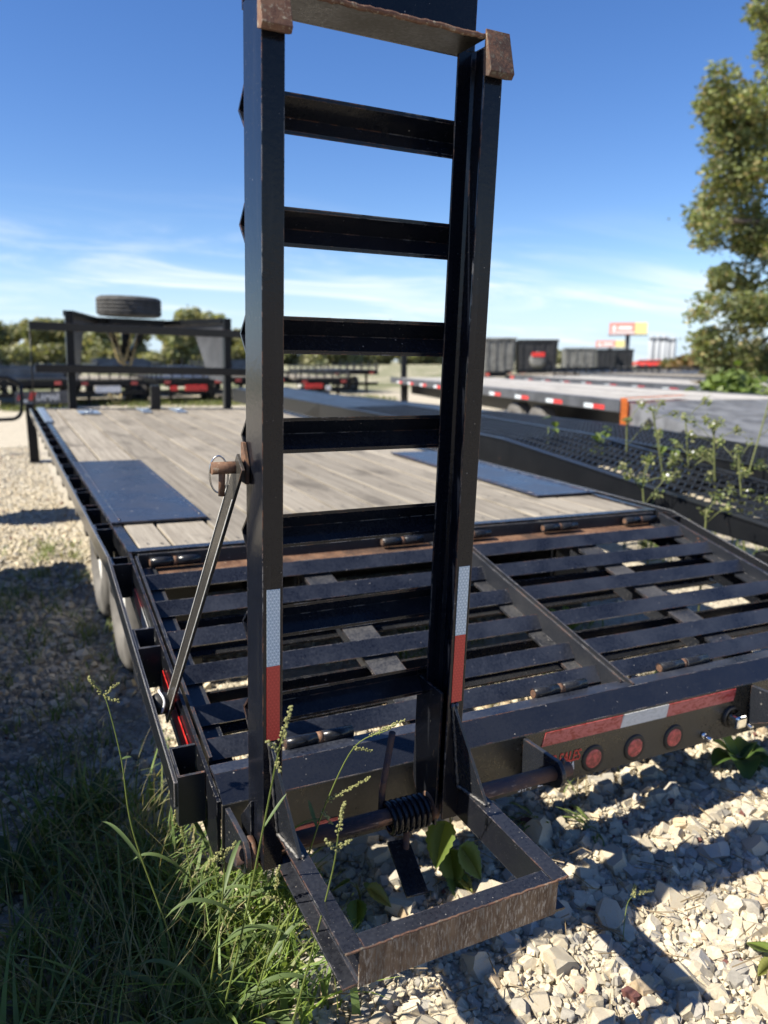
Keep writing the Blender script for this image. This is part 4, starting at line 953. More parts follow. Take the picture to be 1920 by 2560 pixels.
ye_ = yard_trailer(9.8, 22.4, 2.0, 5, .95, 'dark trailer with red end panel seen between the ramp rungs', 1); child('red_panel', M['red'], ye_, lambda bm: box(bm, -.75, -.10, -.12, -.085, .42, .58, .02)); child('white_plate', M['white'], ye_, lambda bm: box(bm, .0, .2, -.12, -.085, .34, .5, .02))
for i, (x, y, hh) in enumerate(((-1.2, 27, 1.35), (1.4, 28, 1.2), (4.1, 27.5, 1.25), (6.6, 28.5, 1.3), (9.5, 29, 1.2), (13.0, 27, 1.15))):
    yard_trailer(x, y, 2.2, 5, hh, ['black utility trailer at the far left end of the back row', 'black utility trailer behind the one with the lettered panel', 'black utility trailer behind the white-plated one', 'black utility trailer behind the red-panelled one', 'black utility trailer in the back row behind the ramp rail', 'black utility trailer at the right end of the back row'][i], 2 if i % 2 else 0)

for i, (dv, ds, hh, yw) in enumerate((((.600, .800), 31, 1.0, -1.2), ((.637, .771), 34, 1.05, -1.25), ((.668, .744), 36, 1.0, -1.1), ((.694, .720), 33, 1.05, -1.3), ((.715, .699), 38, 1.1, -1.2))):
    dl = Vector(dv).normalized(); yard_trailer(-0.356 + dl.x * ds, -2.679 + dl.y * ds, 2.1, 6.0, hh, ['low dark trailer below the black dump trailer with the spare', 'low dark trailer below the middle dump trailers', 'low dark trailer below the lower billboard', 'low dark trailer below the tall billboard', 'low dark trailer nearest the big tree'][i], 2 if i % 2 else 3, yw)

# dump trailers, cars, signs and towers in the distance on the right
def polar(px_dir, dist): d = Vector(px_dir).normalized(); return (-0.356 + d.x * dist, -2.679 + d.y * dist)
def dump(dirv, dist, w, h, label, mat, extra=None):
    x, y = polar(dirv, dist); yaw = -math.atan2(dirv[0], dirv[1]) + 0.08
    t = empty('dump_trailer', MW(x, y, 0, yaw), label=label, cat='dump trailer', group='dump trailers on the skyline')
    child('body', M[mat], t, lambda bm: prism(bm, [(-w / 2, .75), (w / 2, .75), (w / 2 + .08, h), (-w / 2 - .08, h)], 'y', 0, 4.0))
    for q in (-.42, -.14, .14, .42): child('body_rib', M[mat], t, lambda bm: box(bm, q * w - .04, q * w + .04, -.06, -.002, .75, h - .05))
    child('top_rail', M[mat], t, lambda bm: box(bm, -w / 2 - .12, w / 2 + .12, -.08, -.003, h - .1, h + .02))
    child('frame', M['far'], t, lambda bm: box(bm, -w / 2 + .1, w / 2 - .1, -.1, 4.6, .45, .7))
    for s in (-1, 1):
        child('tail_light', M['redlens'], t, lambda bm: box(bm, s * w * .4 - .1, s * w * .4 + .1, -.14, -.102, .5, .66))
        for q in (1.6, 2.5): wheel(t, (s * (w / 2 - .1), q, .37))
    if extra:
        child('spare_wheel', M['greybox'], t, lambda bm: lathe(bm, [(-.22, .0), (-.22, .2), (-.2, .42), (-.10, .46)], 'y', (0, 0, 1.35), 24)); child('warning_panel', M['red'], t, lambda bm: box(bm, -.35, .35, -.26, -.225, 1.55, 1.78))
    return t
dump((.570, .822), 44, 1.6, 2.55, 'grey dump trailer nearest the ramp on the skyline', 'greybox')
dump((.608, .794), 44, 2.0, 2.45, 'black dump trailer with a round spare and red panel', 'darkbox', True)
dump((.648, .762), 58, 2.0, 2.2, 'grey-black dump trailer in the middle of the skyline row', 'greybox')
dump((.672, .741), 70, 1.5, 2.25, 'black dump trailer under the lower billboard', 'darkbox')
dump((.687, .727), 74, 1.4, 2.3, 'black dump trailer under the tall billboard post', 'darkbox')
def car(x, y, yaw, mat, label):
    t = empty('parked_car', MW(x, y, 0, yaw), label=label, cat='car', group='cars parked far beyond the yard')
    child('body', mat, t, lambda bm: prism(bm, [(-2.1, .35), (2.1, .35), (2.15, .8), (1.3, .95), (.7, 1.42), (-1.0, 1.45), (-1.8, .98), (-2.15, .9)], 'x', -.85, .85, bev=.05))
    child('window', M['grommet'], t, lambda bm: prism(bm, [(-1.5, 1.0), (1.1, .97), (.62, 1.34), (-.95, 1.37)], 'x', -.87, .87))
    for s in (-1, 1):
        for q in (-1.3, 1.3): wheel(t, (s * .78, q, .33), .9)
for dv, ds, mt, lb in (((.7030, .7112), 165, 'red', 'red car parked right of the billboard post'), ((.7115, .7027), 150, 'red', 'second red car parked nearer the big tree'), ((.7075, .7067), 175, 'darkbox', 'dark car parked beside the red cars')):
    x, y = polar(dv, ds); car(x, y, 0.6, M[mt], lb)
def billboard(dv, ds, w, zc, hh, label, post=True):
    x, y = polar(dv, ds); yaw = -math.atan2(dv[0], dv[1])
    t = empty('billboard', MW(x, y, 0, yaw), label=label, cat='billboard', group='roadside billboards')
    child('panel', M['palered'], t, lambda bm: box(bm, -w / 2, w * .18, -.25, .25, zc - hh / 2, zc + hh / 2)); child('panel', M['yellow'], t, lambda bm: box(bm, w * .181, w / 2, -.25, .25, zc - hh / 2, zc + hh / 2))
    child('print', M['white'], t, lambda bm: (box(bm, -w * .42, -w * .32, -.28, -.255, zc - hh * .2, zc + hh * .25), box(bm, -w * .26, w * .10, -.28, -.255, zc - hh * .1, zc + hh * .2), box(bm, -w * .44, w * .16, -.28, -.255, zc - hh * .42, zc - hh * .28)), kind='stuff')
    child('catwalk', M['grey'], t, lambda bm: box(bm, -w / 2 - .2, w / 2 + .2, -.9, .3, zc - hh / 2 - .3, zc - hh / 2 - .1))
    child('post', M['grey'], t, lambda bm: tube(bm, [(0, 0.6, 0), (0, 0.6, zc + hh * .3)], .45, 12))
billboard((.6885, .7252), 170, 7.4, 7.7, 2.3, 'tall red and yellow roadside billboard on a single post')
billboard((.6740, .7387), 190, 6.4, 5.0, 1.5, 'lower red and yellow billboard left of the tall one')
for i, (dv, w, h) in enumerate((((.7135, .7007), 6.0, 9.5), ((.7215, .6924), 5.0, 9.0))):
    x, y = polar(dv, 280)
    t = empty('storage_tower', MW(x, y, 0, -.8), label=['pale storage tower on the horizon nearer the billboard', 'pale storage tower on the horizon nearer the big tree'][i], cat='tower', group='pale towers on the horizon')
    for k in range(3): child('silo', M['concrete'], t, lambda bm: lathe(bm, [(0, w / 6), (h - .6, w / 6), (h, .1)], 'z', (-w / 3 + k * w / 3, 0, 0), 16))
    child('catwalk', M['grey'], t, lambda bm: box(bm, -w / 2, w / 2, -w / 6 - .3, -w / 6 + .1, h - 1.2, h - .9))

# ------------------------------------------------------------------ vegetation
def leafcloud(clumps, n, size, rng, cols):
    """small diamond leaves spread through overlapping clumps; returns a mesh"""
    c = np.array([k[:3] for k in clumps]); rr = np.array([k[3:6] for k in clumps]); w = rr.prod(1) ** .8; w = w / w.sum()
    i = rng.choice(len(clumps), n, p=w); d = rng.normal(size=(n, 3)); d /= np.linalg.norm(d, axis=1)[:, None]
    rad = rng.random(n) ** .42 * (1 + .22 * np.abs(rng.normal(size=n)) * (rng.random(n) < .25)); p = c[i] + d * rr[i] * rad[:, None]
    a = rng.normal(size=(n, 3)); a /= np.linalg.norm(a, axis=1)[:, None]; a[:, 2] *= .6
    b = np.cross(a, d + rng.normal(size=(n, 3)) * .6); b /= np.linalg.norm(b, axis=1)[:, None] + 1e-9
    s = size * (0.6 + .8 * rng.random(n))[:, None]
    V = np.stack([p - a * s * .5, p + b * s * .30, p + a * s * .5, p - b * s * .30], 1).reshape(-1, 3)
    F = np.arange(4 * n).reshape(n, 4)
    cc = np.array(cols); ci = cc[rng.integers(0, len(cc), n)] * (0.75 + .5 * rng.random((n, 1))) ; cb = (0.82 + .36 * rng.random(len(clumps)))[i][:, None]
    return np_mesh('crown', V, F, np.repeat(ci * cb, 4, 0))
def tree(name, base, clumps, n, size, trunk, label, cat='tree', group=None, cols=((.075, .095, .028), (.10, .115, .035), (.13, .125, .045)), seed=1, branches=True):
    t = empty(name, MW(*base), label=label, cat=cat, group=group)
    rng = np.random.default_rng(seed); mobj('crown', leafcloud(clumps, n, size, rng, cols), M['leaf'], t)
    if trunk:
        bm = BM(); h, r = trunk; tube(bm, [(0, 0, -.1), (r * .3, 0, h * .3), (-r * .2, r * .2, h * .65), (0, 0, h)], [r * 1.3, r, r * .75, r * .4], 10)
        if branches:
            for k in clumps[:34]: tube(bm, [(0, 0, h * .45), ((k[0]) * .5, (k[1]) * .5, h * .45 + (k[2] - h * .45) * .6), (k[0], k[1], k[2])], [r * .45, r * .28, r * .08], 6)
        mobj('trunk', bm, M['bark'], t)
    return t
# big tree at the right edge: clumps laid round a trunk just outside the frame
rv = Vector((0.8957, -0.4446, 0)); dvv = Vector((.800, .600, 0)).normalized(); tb_ = Vector((-0.356, -2.679, 0)) + dvv * 25.0
r2 = random.Random(5); cl_ = []
def edge_ax(z):      # left outline of the crown against the sky
    pts_ = [(0.5, -1.8), (1.6, -2.3), (2.1, -2.5), (2.9, -2.45), (3.7, -2.1), (4.2, -2.4), (4.8, -2.75), (5.4, -2.75), (6.6, -2.3), (7.3, -2.6), (8.2, -2.7), (8.4, -1.9), (8.6, -0.7), (8.9, -0.9), (9.3, -1.45), (10.9, -1.6), (15, -1.4)]
    for (z0, a0), (z1, a1) in zip(pts_[:-1], pts_[1:]):
        if z <= z1: return a0 + (a1 - a0) * (z - z0) / (z1 - z0)
    return -.5
for _ in range(230):
    z = r2.uniform(.8, 13.5); near_ = r2.random() < .45; s = r2.uniform(.28, .55) if near_ else r2.uniform(.5, .95); ax = edge_ax(z) + s * .30 + (abs(r2.gauss(0, .25)) if near_ else abs(r2.gauss(0, 1)) * 2.4)
    if 8.35 < z < 8.9 and ax < 0: continue
    p = rv * ax; dd = r2.uniform(-1.8, 1.8)
    cl_.append((p.x + dvv.x * dd, p.y + dvv.y * dd, z, s * .85, s * .85, s * .55))
tree('broadleaf_tree', (tb_.x + 2 * rv.x, tb_.y + 2 * rv.y), [(a - 2 * rv.x, b - 2 * rv.y, c, d, e, f) for a, b, c, d, e, f in cl_], 60000, .145, (11, .30), 'tall broadleaf tree with yellowing leaves at the right edge', cols=((.12, .15, .055), (.16, .19, .07), (.20, .215, .085), (.26, .22, .10), (.14, .165, .07), (.18, .20, .08)), seed=3)
# tree line far left
tl = [(-8, 10.5), (3, 12.0), (12, 11.5), (19, 13), (27, 10.5), (35, 11.5), (44, 11), (52, 16), (60, 10.5), (67, 13.5), (75, 11), (84, 12), (95, 11), (106, 12.5), (118, 11), (131, 12)]
tlab = ['rounded tree at the left end of the distant tree line', 'second tree from the left end of the distant tree line', 'third tree of the distant line, left of the gooseneck post', 'taller tree by the left gooseneck post', 'low tree just right of the left gooseneck post', 'tree left of the hanging chains in the distance', 'tree behind the hanging chains', 'tallest distant tree, right of the hanging chains', 'low tree right of the tallest distant tree', 'rounded distant tree before the right gooseneck panel', 'distant tree behind the right gooseneck post', 'distant tree behind the left ramp rail', 'distant tree between the ramp rails on the left', 'distant tree in the middle of the ramp opening', 'distant tree right of the ramp opening centre', 'distant tree behind the right ramp rail']
for i, (x, h) in enumerate(tl):
    r3 = random.Random(40 + i); w = h * .46; ks = []
    for _ in range(20):
        zc = h * r3.uniform(.18, .88); q = w * (1.05 - .55 * abs(zc / h - .5)) ; s = r3.uniform(.16, .26) * h
        ks.append((r3.uniform(-q, q), r3.uniform(-q * .6, q * .6), zc, s, s, s * .75))
    if h > 14: ks = [(a * .7, b, c, d * .8, e * .8, f) for a, b, c, d, e, f in ks]
    tree('distant_tree', (x, 218 + r3.uniform(-14, 14)), ks, 5200, 1.5, (h * .6, .3), tlab[i], group='tree line beyond the yard', cols=((.19, .215, .10), (.24, .25, .12), (.28, .26, .14)), seed=60 + i, branches=False)
# scrub under the far trees reads as one mass
sc = [(x, 212 + 8 * math.sin(x), 1.8 + math.sin(x * 1.7), 4.5, 3, 2.6) for x in range(-20, 170, 4)]
mobj('distant_scrub', leafcloud(sc, 30000, 1.3, np.random.default_rng(9), ((.20, .215, .11), (.26, .25, .14))), M['leaf'], kind='stuff', label='low scrub along the foot of the distant tree line')
# bushes and dry stalks right
for i, (dv, ds, hh, cols, lb) in enumerate((((.775, .632), 13, 1.15, ((.10, .15, .03), (.14, .19, .05)), 'fresh green bush at the right edge above the trailers'),
        ((.755, .656), 17, .95, ((.20, .12, .05), (.16, .10, .05), (.10, .10, .04)), 'rusty brown dried weeds right of the parked trailers'),
        ((.735, .678), 40, 1.7, ((.20, .13, .06), (.14, .12, .05)), 'brown dried thicket under the big tree'),
        ((.790, .613), 30, 2.1, ((.12, .12, .05), (.16, .14, .07)), 'olive thicket at the foot of the big tree'),
        ((.750, .661), 48, 2.2, ((.11, .12, .05), (.14, .13, .06)), 'pale green thicket behind the big tree'))):
    x, y = polar(dv, ds); r3 = random.Random(80 + i); ks = [(r3.uniform(-.6, .6) * hh, r3.uniform(-.6, .6) * hh, hh * r3.uniform(.2, .85), hh * .35, hh * .35, hh * .25) for _ in range(9)]
    tree('bush', (x, y), ks, 2600, .05 * ds ** .5, (hh * .5, .02), lb, cat='bush', group='bushes at the right edge', cols=cols, seed=90 + i, branches=False)

# grass blades as one mass
def blades(P, hgt, lean, wid, rng, cols, seg=4):
    n = len(P); az = rng.random(n) * 2 * np.pi; h = hgt * (0.45 + .75 * rng.random(n)); ln = lean * (0.2 + rng.random(n)) * h
    w = wid * (0.6 + .8 * rng.random(n)); dx, dy = np.cos(az), np.sin(az); tw = az + rng.normal(size=n) * .5 + np.pi / 2; sx, sy = np.cos(tw), np.sin(tw)
    V = np.zeros((n, (seg + 1) * 2, 3))
    for k in range(seg + 1):
        t = k / seg; r_ = ln * t ** 1.8; z = h * (t - .28 * lean * t ** 2.5); ww = w * (1 - t ** 1.6) * .5 + .0002
        for j, s in ((0, -1), (1, 1)):
            V[:, 2 * k + j, 0] = P[:, 0] + dx * r_ + s * sx * ww; V[:, 2 * k + j, 1] = P[:, 1] + dy * r_ + s * sy * ww; V[:, 2 * k + j, 2] = P[:, 2] + z
    f = np.array([[2 * k, 2 * k + 1, 2 * k + 3, 2 * k + 2] for k in range(seg)]); F = (f[None] + (np.arange(n) * (seg + 1) * 2)[:, None, None]).reshape(-1, 4)
    cc = np.array(cols)[rng.integers(0, len(cols), n)] * (0.7 + .6 * rng.random((n, 1)))
    return V.reshape(-1, 3), F, np.repeat(cc, (seg + 1) * 2, 0)
GC = ((.12, .18, .045), (.16, .22, .06), (.10, .16, .045), (.19, .23, .08), (.27, .25, .12))
def tufts(rng, spots, per, spread):
    out = []
    for (x, y) in spots: out.append(np.stack([x + rng.normal(size=per) * spread, y + rng.normal(size=per) * spread, np.zeros(per)], 1))
    return np.concatenate(out)
r4 = np.random.default_rng(21); parts = []
sp1 = [(r4.uniform(-.46, -.03), r4.uniform(-1.35, -.35)) for _ in range(95)]
parts.append(blades(tufts(r4, sp1, 11, .045), .22, .95, .0065, r4, GC)); parts.append(blades(tufts(r4, sp1, 8, .05), .10, 1.4, .004, r4, ((.22, .19, .11), (.17, .15, .09)))); parts.append(blades(tufts(r4, sp1[:30], 7, .05), .30, .55, .0022, r4, ((.20, .19, .10), (.26, .23, .13))))
parts.append(blades(tufts(r4, sp1[::2], 4, .05), .24, .9, .013, r4, ((.13, .20, .06), (.16, .23, .07), (.11, .17, .06)), 5))
sp2 = [(r4.uniform(-.05, .16), r4.uniform(-1.38, -.85)) for _ in range(30)]
parts.append(blades(tufts(r4, sp2, 9, .035), .22, .9, .008, r4, ((.14, .21, .04), (.17, .24, .05), (.11, .18, .04), (.22, .26, .08))))
parts.append(blades(tufts(r4, sp2, 3, .04), .22, .9, .014, r4, ((.15, .22, .07), (.19, .26, .08)), 5))
sp3 = [(r4.uniform(-.5, .05), r4.uniform(-.3, 3.6)) for _ in range(75)]
parts.append(blades(tufts(r4, sp3, 14, .035), .11, 1.1, .005, r4, GC))
parts.append(blades(tufts(r4, [(r4.uniform(.9, 2.3), r4.uniform(-1.2, .6)) for _ in range(16)], 12, .03), .10, 1.2, .005, r4, ((.25, .21, .12), (.13, .18, .05), (.30, .25, .15))))
parts.append(blades(tufts(r4, [(r4.uniform(-2, 12), r4.uniform(20.4, 24.0)) for _ in range(160)], 26, .25), .22, .8, .02, r4, ((.13, .16, .05), (.18, .18, .07), (.10, .13, .04))))
parts.append(blades(tufts(r4, [(r4.uniform(3.6, 4.15), r4.uniform(-.2, 2.5)) for _ in range(26)], 18, .05), .35, .9, .008, r4, ((.14, .20, .05), (.18, .22, .07))))
parts.append(blades(tufts(r4, [(r4.uniform(1.2, 2.6), r4.uniform(-.6, 1.4)) for _ in range(26)], 16, .04), .16, 1.1, .008, r4, ((.10, .16, .04), (.14, .19, .05))))
o_ = 0; VV, FF, CC = [], [], []
for v_, f_, c_ in parts: VV.append(v_); FF.append(f_ + o_); CC.append(c_); o_ += len(v_)
mobj('grass', np_mesh('grass', np.concatenate(VV), np.concatenate(FF), np.concatenate(CC)), M['leaf'], kind='stuff', label='patchy green grass growing through the gravel')
# dry litter: thin fallen stalks
r5 = np.random.default_rng(31); n_ = 900; x = r5.uniform(-.1, 1.9, n_); y = r5.uniform(-1.8, -.6, n_); a = r5.random(n_) * 6.28; l_ = .02 + .07 * r5.random(n_); zq = .018 + .02 * r5.random(n_)
dx, dy = np.cos(a) * l_ / 2, np.sin(a) * l_ / 2; w_ = .0009
V = np.stack([np.stack([x - dx - dy / l_ * w_ * 2, y - dy + dx / l_ * w_ * 2, zq], 1), np.stack([x + dx - dy / l_ * w_ * 2, y + dy + dx / l_ * w_ * 2, zq + .006], 1), np.stack([x + dx + dy / l_ * w_ * 2, y + dy - dx / l_ * w_ * 2, zq + .004], 1), np.stack([x - dx + dy / l_ * w_ * 2, y - dy - dx / l_ * w_ * 2, zq - .002], 1)], 1).reshape(-1, 3)
mobj('dry_litter', np_mesh('dry_litter', V, np.arange(4 * n_).reshape(-1, 4), np.repeat(np.array([[.26, .20, .13]]) * (0.6 + .7 * r5.random((n_, 1))), 4, 0)), M['leaf'], kind='stuff', label='thin dry stalks scattered on the gravel')

# individual weeds
def tinted(bm_or_me, col, name):
    me = bpy.data.meshes.new(name); bm_or_me.to_mesh(me); bm_or_me.free()
    at = me.color_attributes.new('tint', 'FLOAT_COLOR', 'POINT'); at.data.foreach_set('color', np.tile(np.array([*col, 1.0], np.float32), len(me.vertices)))
    return me
def smooth_path(pts, k=6):
    pts = [Vector(p) for p in pts]; out = []
    for i in range(len(pts) - 1):
        p0, p1, p2, p3 = pts[max(i - 1, 0)], pts[i], pts[i + 1], pts[min(i + 2, len(pts) - 1)]
        for j in range(k):
            t = j / k; out.append(0.5 * ((2 * p1) + (p2 - p0) * t + (2 * p0 - 5 * p1 + 4 * p2 - p3) * t * t + (3 * p1 - p0 - 3 * p2 + p3) * t ** 3))
    return out + [pts[-1]]
def strip_leaf(base, az, ln, wid, droop, rise, col, name, parent, seg=9):
    bm = BM(); base = Vector(base); d = Vector((math.cos(az), math.sin(az), 0)); s = Vector((-d.y, d.x, 0)); prev = None
    for k in range(seg + 1):
        t = k / seg; p = base + d * ln * t * (0.85 - .15 * t) + Vector((0, 0, rise * ln * t - droop * ln * t * t)); w = wid * (math.sin(math.pi * min(1, .12 + t * .88)) ** .7) * .5 + .0003
        q = [bm.verts.new(p - s * w + Vector((0, 0, w * .5))), bm.verts.new(p), bm.verts.new(p + s * w + Vector((0, 0, w * .5)))]
        if prev:
            for a_, b_ in ((0, 1), (1, 2)):
                f = bm.faces.new((prev[a_], prev[b_], q[b_], q[a_])); f.smooth = True
        prev = q
    return mobj(name, tinted(bm, col, name), M['leaf'], parent)
def seedhead(bm, p, d, n, ln, size):
    d = Vector(d).normalized()
    for i in range(n):
        t = i / n; c = Vector(p) + d * ln * t; sd = Vector((rnd.gauss(0, 1), rnd.gauss(0, 1), rnd.gauss(0, .6))).normalized() * size * 1.1 * (1 - .5 * t)
        m_ = Matrix.Translation(c + sd) @ Matrix.Scale(size * rnd.uniform(.6, 1.1), 4)
        bmesh.ops.create_icosphere(bm, subdivisions=1, radius=.5, matrix=m_)
def tall_grass(pts, label, heads, leaves, col=(.20, .25, .07), r=.0022):
    base = Vector(pts[0]); t = empty('tall_grass', Matrix.Translation(base), label=label, cat='grass', group='tall seeding grass by the ramp')
    loc = [Vector(p) - base for p in pts]; sm = smooth_path(loc); n = len(sm)
    bm = BM(); tube(bm, sm, [r * (1 - .6 * i / n) for i in range(n)], 6); mobj('stem', tinted(bm, col, 'stem'), M['leaf'], t)
    for (s, az, ln, wid, droop, rise) in leaves: strip_leaf(sm[int(s * (n - 1))], az, ln, wid, droop, rise, (.11, .16, .06), 'leaf', t)
    for (s, dvec, ln) in heads:
        bm = BM(); p = sm[int(s * (n - 1))]; tube(bm, [p, p + Vector(dvec).normalized() * ln], [.0010, .0005], 5); seedhead(bm, p, dvec, int(ln * 800), ln, .0046); mobj('seed_head', tinted(bm, (.34, .34, .15), 'seed_head'), M['leaf'], t)
    return t
tall_grass([(-0.1, -1.226, 0), (-0.13, -1.201, 0.189), (-0.182, -1.166, 0.416), (-0.193, -1.152, 0.573), (-0.210, -1.134, 0.691), (-0.218, -1.121, 0.709)], 'tallest lone grass stalk on the left with nodding seed head', [(.97, (-.4, 0, .7), .05), (.92, (.6, -.1, .5), .04), (.88, (.5, -.2, -.2), .03)], [(.35, 2.2, .16, .009, .5, .9), (.2, .3, .2, .010, .7, 1.0), (.62, .2, .03, .010, .1, .1)])
tall_grass([(-0.034, -1.122, 0), (-0.05, -1.092, 0.118), (-0.056, -1.067, 0.249), (-0.065, -1.04, 0.347), (-0.063, -1.018, 0.421)], 'sunlit grass stalk with drooping seed clusters against the trailer corner', [(.98, (.2, 0, -.6), .05), (.85, (-.2, 0, -.8), .05), (.72, (.1, 0, -.9), .04), (.99, (.5, 0, .3), .04)], [(.3, -.6, .22, .013, .55, .8), (.45, 2.8, .2, .012, .9, 1.1), (.15, .4, .26, .013, .8, 1.2)])
tall_grass([(0.005, -1.115, 0), (0.005, -1.087, 0.16), (-0.005, -1.054, 0.297), (-0.009, -1.024, 0.353)], 'shorter sunlit grass stalk right of the trailer corner', [(.97, (.3, 0, -.5), .05), (.8, (.2, -.1, -.8), .04)], [(.25, -.3, .24, .014, .5, .7), (.5, 1.9, .16, .010, .6, 1.0)])
tall_grass([(-0.083, -1.353, 0), (-0.035, -1.426, 0.303), (-0.003, -1.491, 0.564), (0.005, -1.544, 0.705), (0.002, -1.592, 0.779)], 'long grass stalk crossing in front of the left ramp rail', [(.97, (.3, .1, .8), .06), (.9, (-.6, 0, .6), .03), (.82, (.2, 0, -.7), .025)], [(.3, 3.0, .2, .012, .8, 1.0), (.12, -.2, .3, .015, .9, 1.0), (.5, .2, .07, .006, .2, .9)])
tall_grass([(0.01, -1.476, 0), (0.043, -1.515, 0.201), (0.077, -1.554, 0.399), (0.092, -1.584, 0.524), (0.092, -1.607, 0.605)], 'thin seeding stalk rising over the left foot beam', [(.98, (.3, .2, .8), .05), (.86, (-.6, 0, .7), .03), (.84, (.8, 0, .3), .03)], [(.1, -2.4, .2, .012, .7, .9), (.05, -.9, .22, .018, .6, .8)])
tall_grass([(0.087, -1.246, 0), (0.114, -1.29, 0.232), (0.139, -1.332, 0.37), (0.164, -1.374, 0.505), (0.203, -1.423, 0.637), (0.246, -1.474, 0.685)], 'arching grass stalk with two seed heads between the ramp rails', [(.93, (.9, -.2, .35), .07), (.6, (.9, -.1, .35), .10), (.8, (.9, -.2, -.3), .04), (.58, (.4, 0, -.8), .04)], [(.55, 2.9, .18, .008, .9, .1), (.5, 1.7, .05, .008, .1, 1)])
tall_grass([(0.004, -1.311, 0), (0.079, -1.311, 0.193), (0.137, -1.303, 0.243)], 'stubby seeding stalk at the bottom left of the foot frame', [(.97, (.7, .1, .5), .03), (.85, (-.2, 0, .9), .03)], [(.1, -1.2, .24, .022, .6, .7), (.2, 2.6, .22, .016, .8, .8), (.05, 3.6, .3, .016, .9, .8)])
tall_grass([(-0.10, -1.30, 0), (-0.03, -1.33, 0.13), (0.06, -1.36, 0.20)], 'broad arching grass blade clump at the bottom of the picture', [], [(.1, -.4, .34, .020, .55, .75), (.2, .6, .3, .018, .7, .9), (.15, 2.5, .3, .016, .8, 1.1), (.3, -1.5, .22, .018, .7, .8)])
tall_grass([(0.86, -1.50, .02), (0.92, -1.45, .07), (0.99, -1.43, .06)], 'small seeding grass head lying on the sunlit gravel', [(.9, (.8, .1, -.2), .06), (.7, (.5, .4, .1), .04)], [], r=.0012)
tall_grass([(-0.1, -1.324, 0), (-0.06, -1.358, 0.279), (-0.048, -1.378, 0.419), (-0.055, -1.388, 0.478)], 'sunlit seeding stalk left of the hinge bracket', [(.97, (-.3, 0, -.3), .045), (.88, (.5, 0, .4), .035), (.78, (-.6, 0, .2), .03)], [(.3, -.5, .2, .013, .6, .8), (.2, 2.6, .22, .011, .8, 1.0), (.55, .9, .14, .009, .5, .9)])
tall_grass([(-0.033, -1.378, 0), (0.012, -1.414, 0.215), (0.039, -1.441, 0.331), (0.03, -1.451, 0.417)], 'leafy sunlit stalk beside the left foot beam', [(.98, (.1, 0, .8), .045), (.85, (-.7, 0, .3), .03)], [(.35, .2, .16, .011, .5, .9), (.15, 3.2, .26, .015, .7, .9), (.6, 3.0, .13, .009, .6, .7)])
# grass tufts right of the foot
for i, (x, y, lb) in enumerate(((1.11, -1.11, 'pale green grass tuft on the gravel below the tail lights'), (0.98, -1.02, 'small grass tuft beside the end of the hinge pipe'))):
    t = empty('grass_tuft', MW(x, y), label=lb, cat='grass', group='grass tufts on the gravel')
    for k in range(14): strip_leaf((rnd.uniform(-.02, .02), rnd.uniform(-.02, .02), 0), rnd.uniform(1.6, 4.4), rnd.uniform(.08, .17), .007, .5, rnd.uniform(.5, 1.1), (.17, .22, .07), 'leaf', t)
# broad-leaved plants with toothed, heart-shaped leaves
def heart_leaf(size):
    bm = BM(); nl = 14; mid = []; lf = []; rt = []
    for k in range(nl + 1):
        t = k / nl; w = size * .42 * (math.sin(math.pi * (t ** .62)) ** .85) * (1 + .07 * (1 if k % 2 else -1)) if 0 < k < nl else .0005
        y = size * t; z = -.16 * size * t * t; mid.append(bm.verts.new((0, y, z))); lf.append(bm.verts.new((-w, y - .10 * size * (1 - t), z + .16 * w))); rt.append(bm.verts.new((w, y - .10 * size * (1 - t), z + .16 * w)))
    for k in range(nl):
        for s in (lf, rt):
            f = bm.faces.new((mid[k], s[k], s[k + 1], mid[k + 1])); f.smooth = True
    return bm
leaf_me = [tinted(heart_leaf(1.0), c, 'leaf') for c in ((.10, .155, .035), (.13, .18, .04), (.085, .14, .035), (.18, .19, .05))]
for m_ in leaf_me: m_.materials.append(M['leaf'])
def broadleaf(x, y, specs, label, stemh, name='broadleaf_weed'):
    t = empty(name, MW(x, y), label=label, cat='weed', group='broad-leaved weeds on the gravel')
    bm = BM(); tube(bm, smooth_path([(0, 0, 0), (.008, .004, stemh * .5), (-.004, .0, stemh)]), [.0032] * 13 if False else .0026, 6); mobj('stem', tinted(bm, (.17, .17, .06), 'stem'), M['leaf'], t)
    for (az, ln, z, pitch, sz, ci) in specs:
        bm = BM(); d = Vector((math.cos(az), math.sin(az), 0)); tip = Vector((0, 0, z)) + d * ln + Vector((0, 0, .012)); tube(bm, [(0, 0, z - .01), tuple(d * ln * .5 + Vector((0, 0, z + .01))), tuple(tip)], .0011, 5); st_ = mobj('leaf_stalk', tinted(bm, (.20, .22, .08), 'leaf_stalk'), M['leaf'], t)
        o = bpy.data.objects.new('leaf', leaf_me[ci]); link(o, t); o.location = tip; o.rotation_euler = (pitch, rnd.uniform(-.3, .3), az - math.pi / 2); o.scale = (sz, sz, sz)
broadleaf(0.604, -1.135, [(3.6, .03, .19, -.75, .105, 1), (5.2, .035, .12, -.9, .095, 0), (4.2, .02, .11, -1.15, .09, 2), (0.5, .03, .20, -.8, .075, 0), (4.6, .03, .05, -.7, .07, 2), (2.2, .03, .21, -.4, .06, 1), (5.0, .035, .045, -.35, .05, 3)], 'broad-leaved weed with toothed heart leaves inside the foot frame', .22)
broadleaf(0.345, -1.12, [(5.6, .03, .07, -.5, .07, 3), (0.2, .03, .05, -.4, .065, 0), (2.5, .025, .08, -.5, .06, 2), (4.2, .03, .05, -.6, .06, 0)], 'low heart-leaved weed behind the left foot beam', .09)
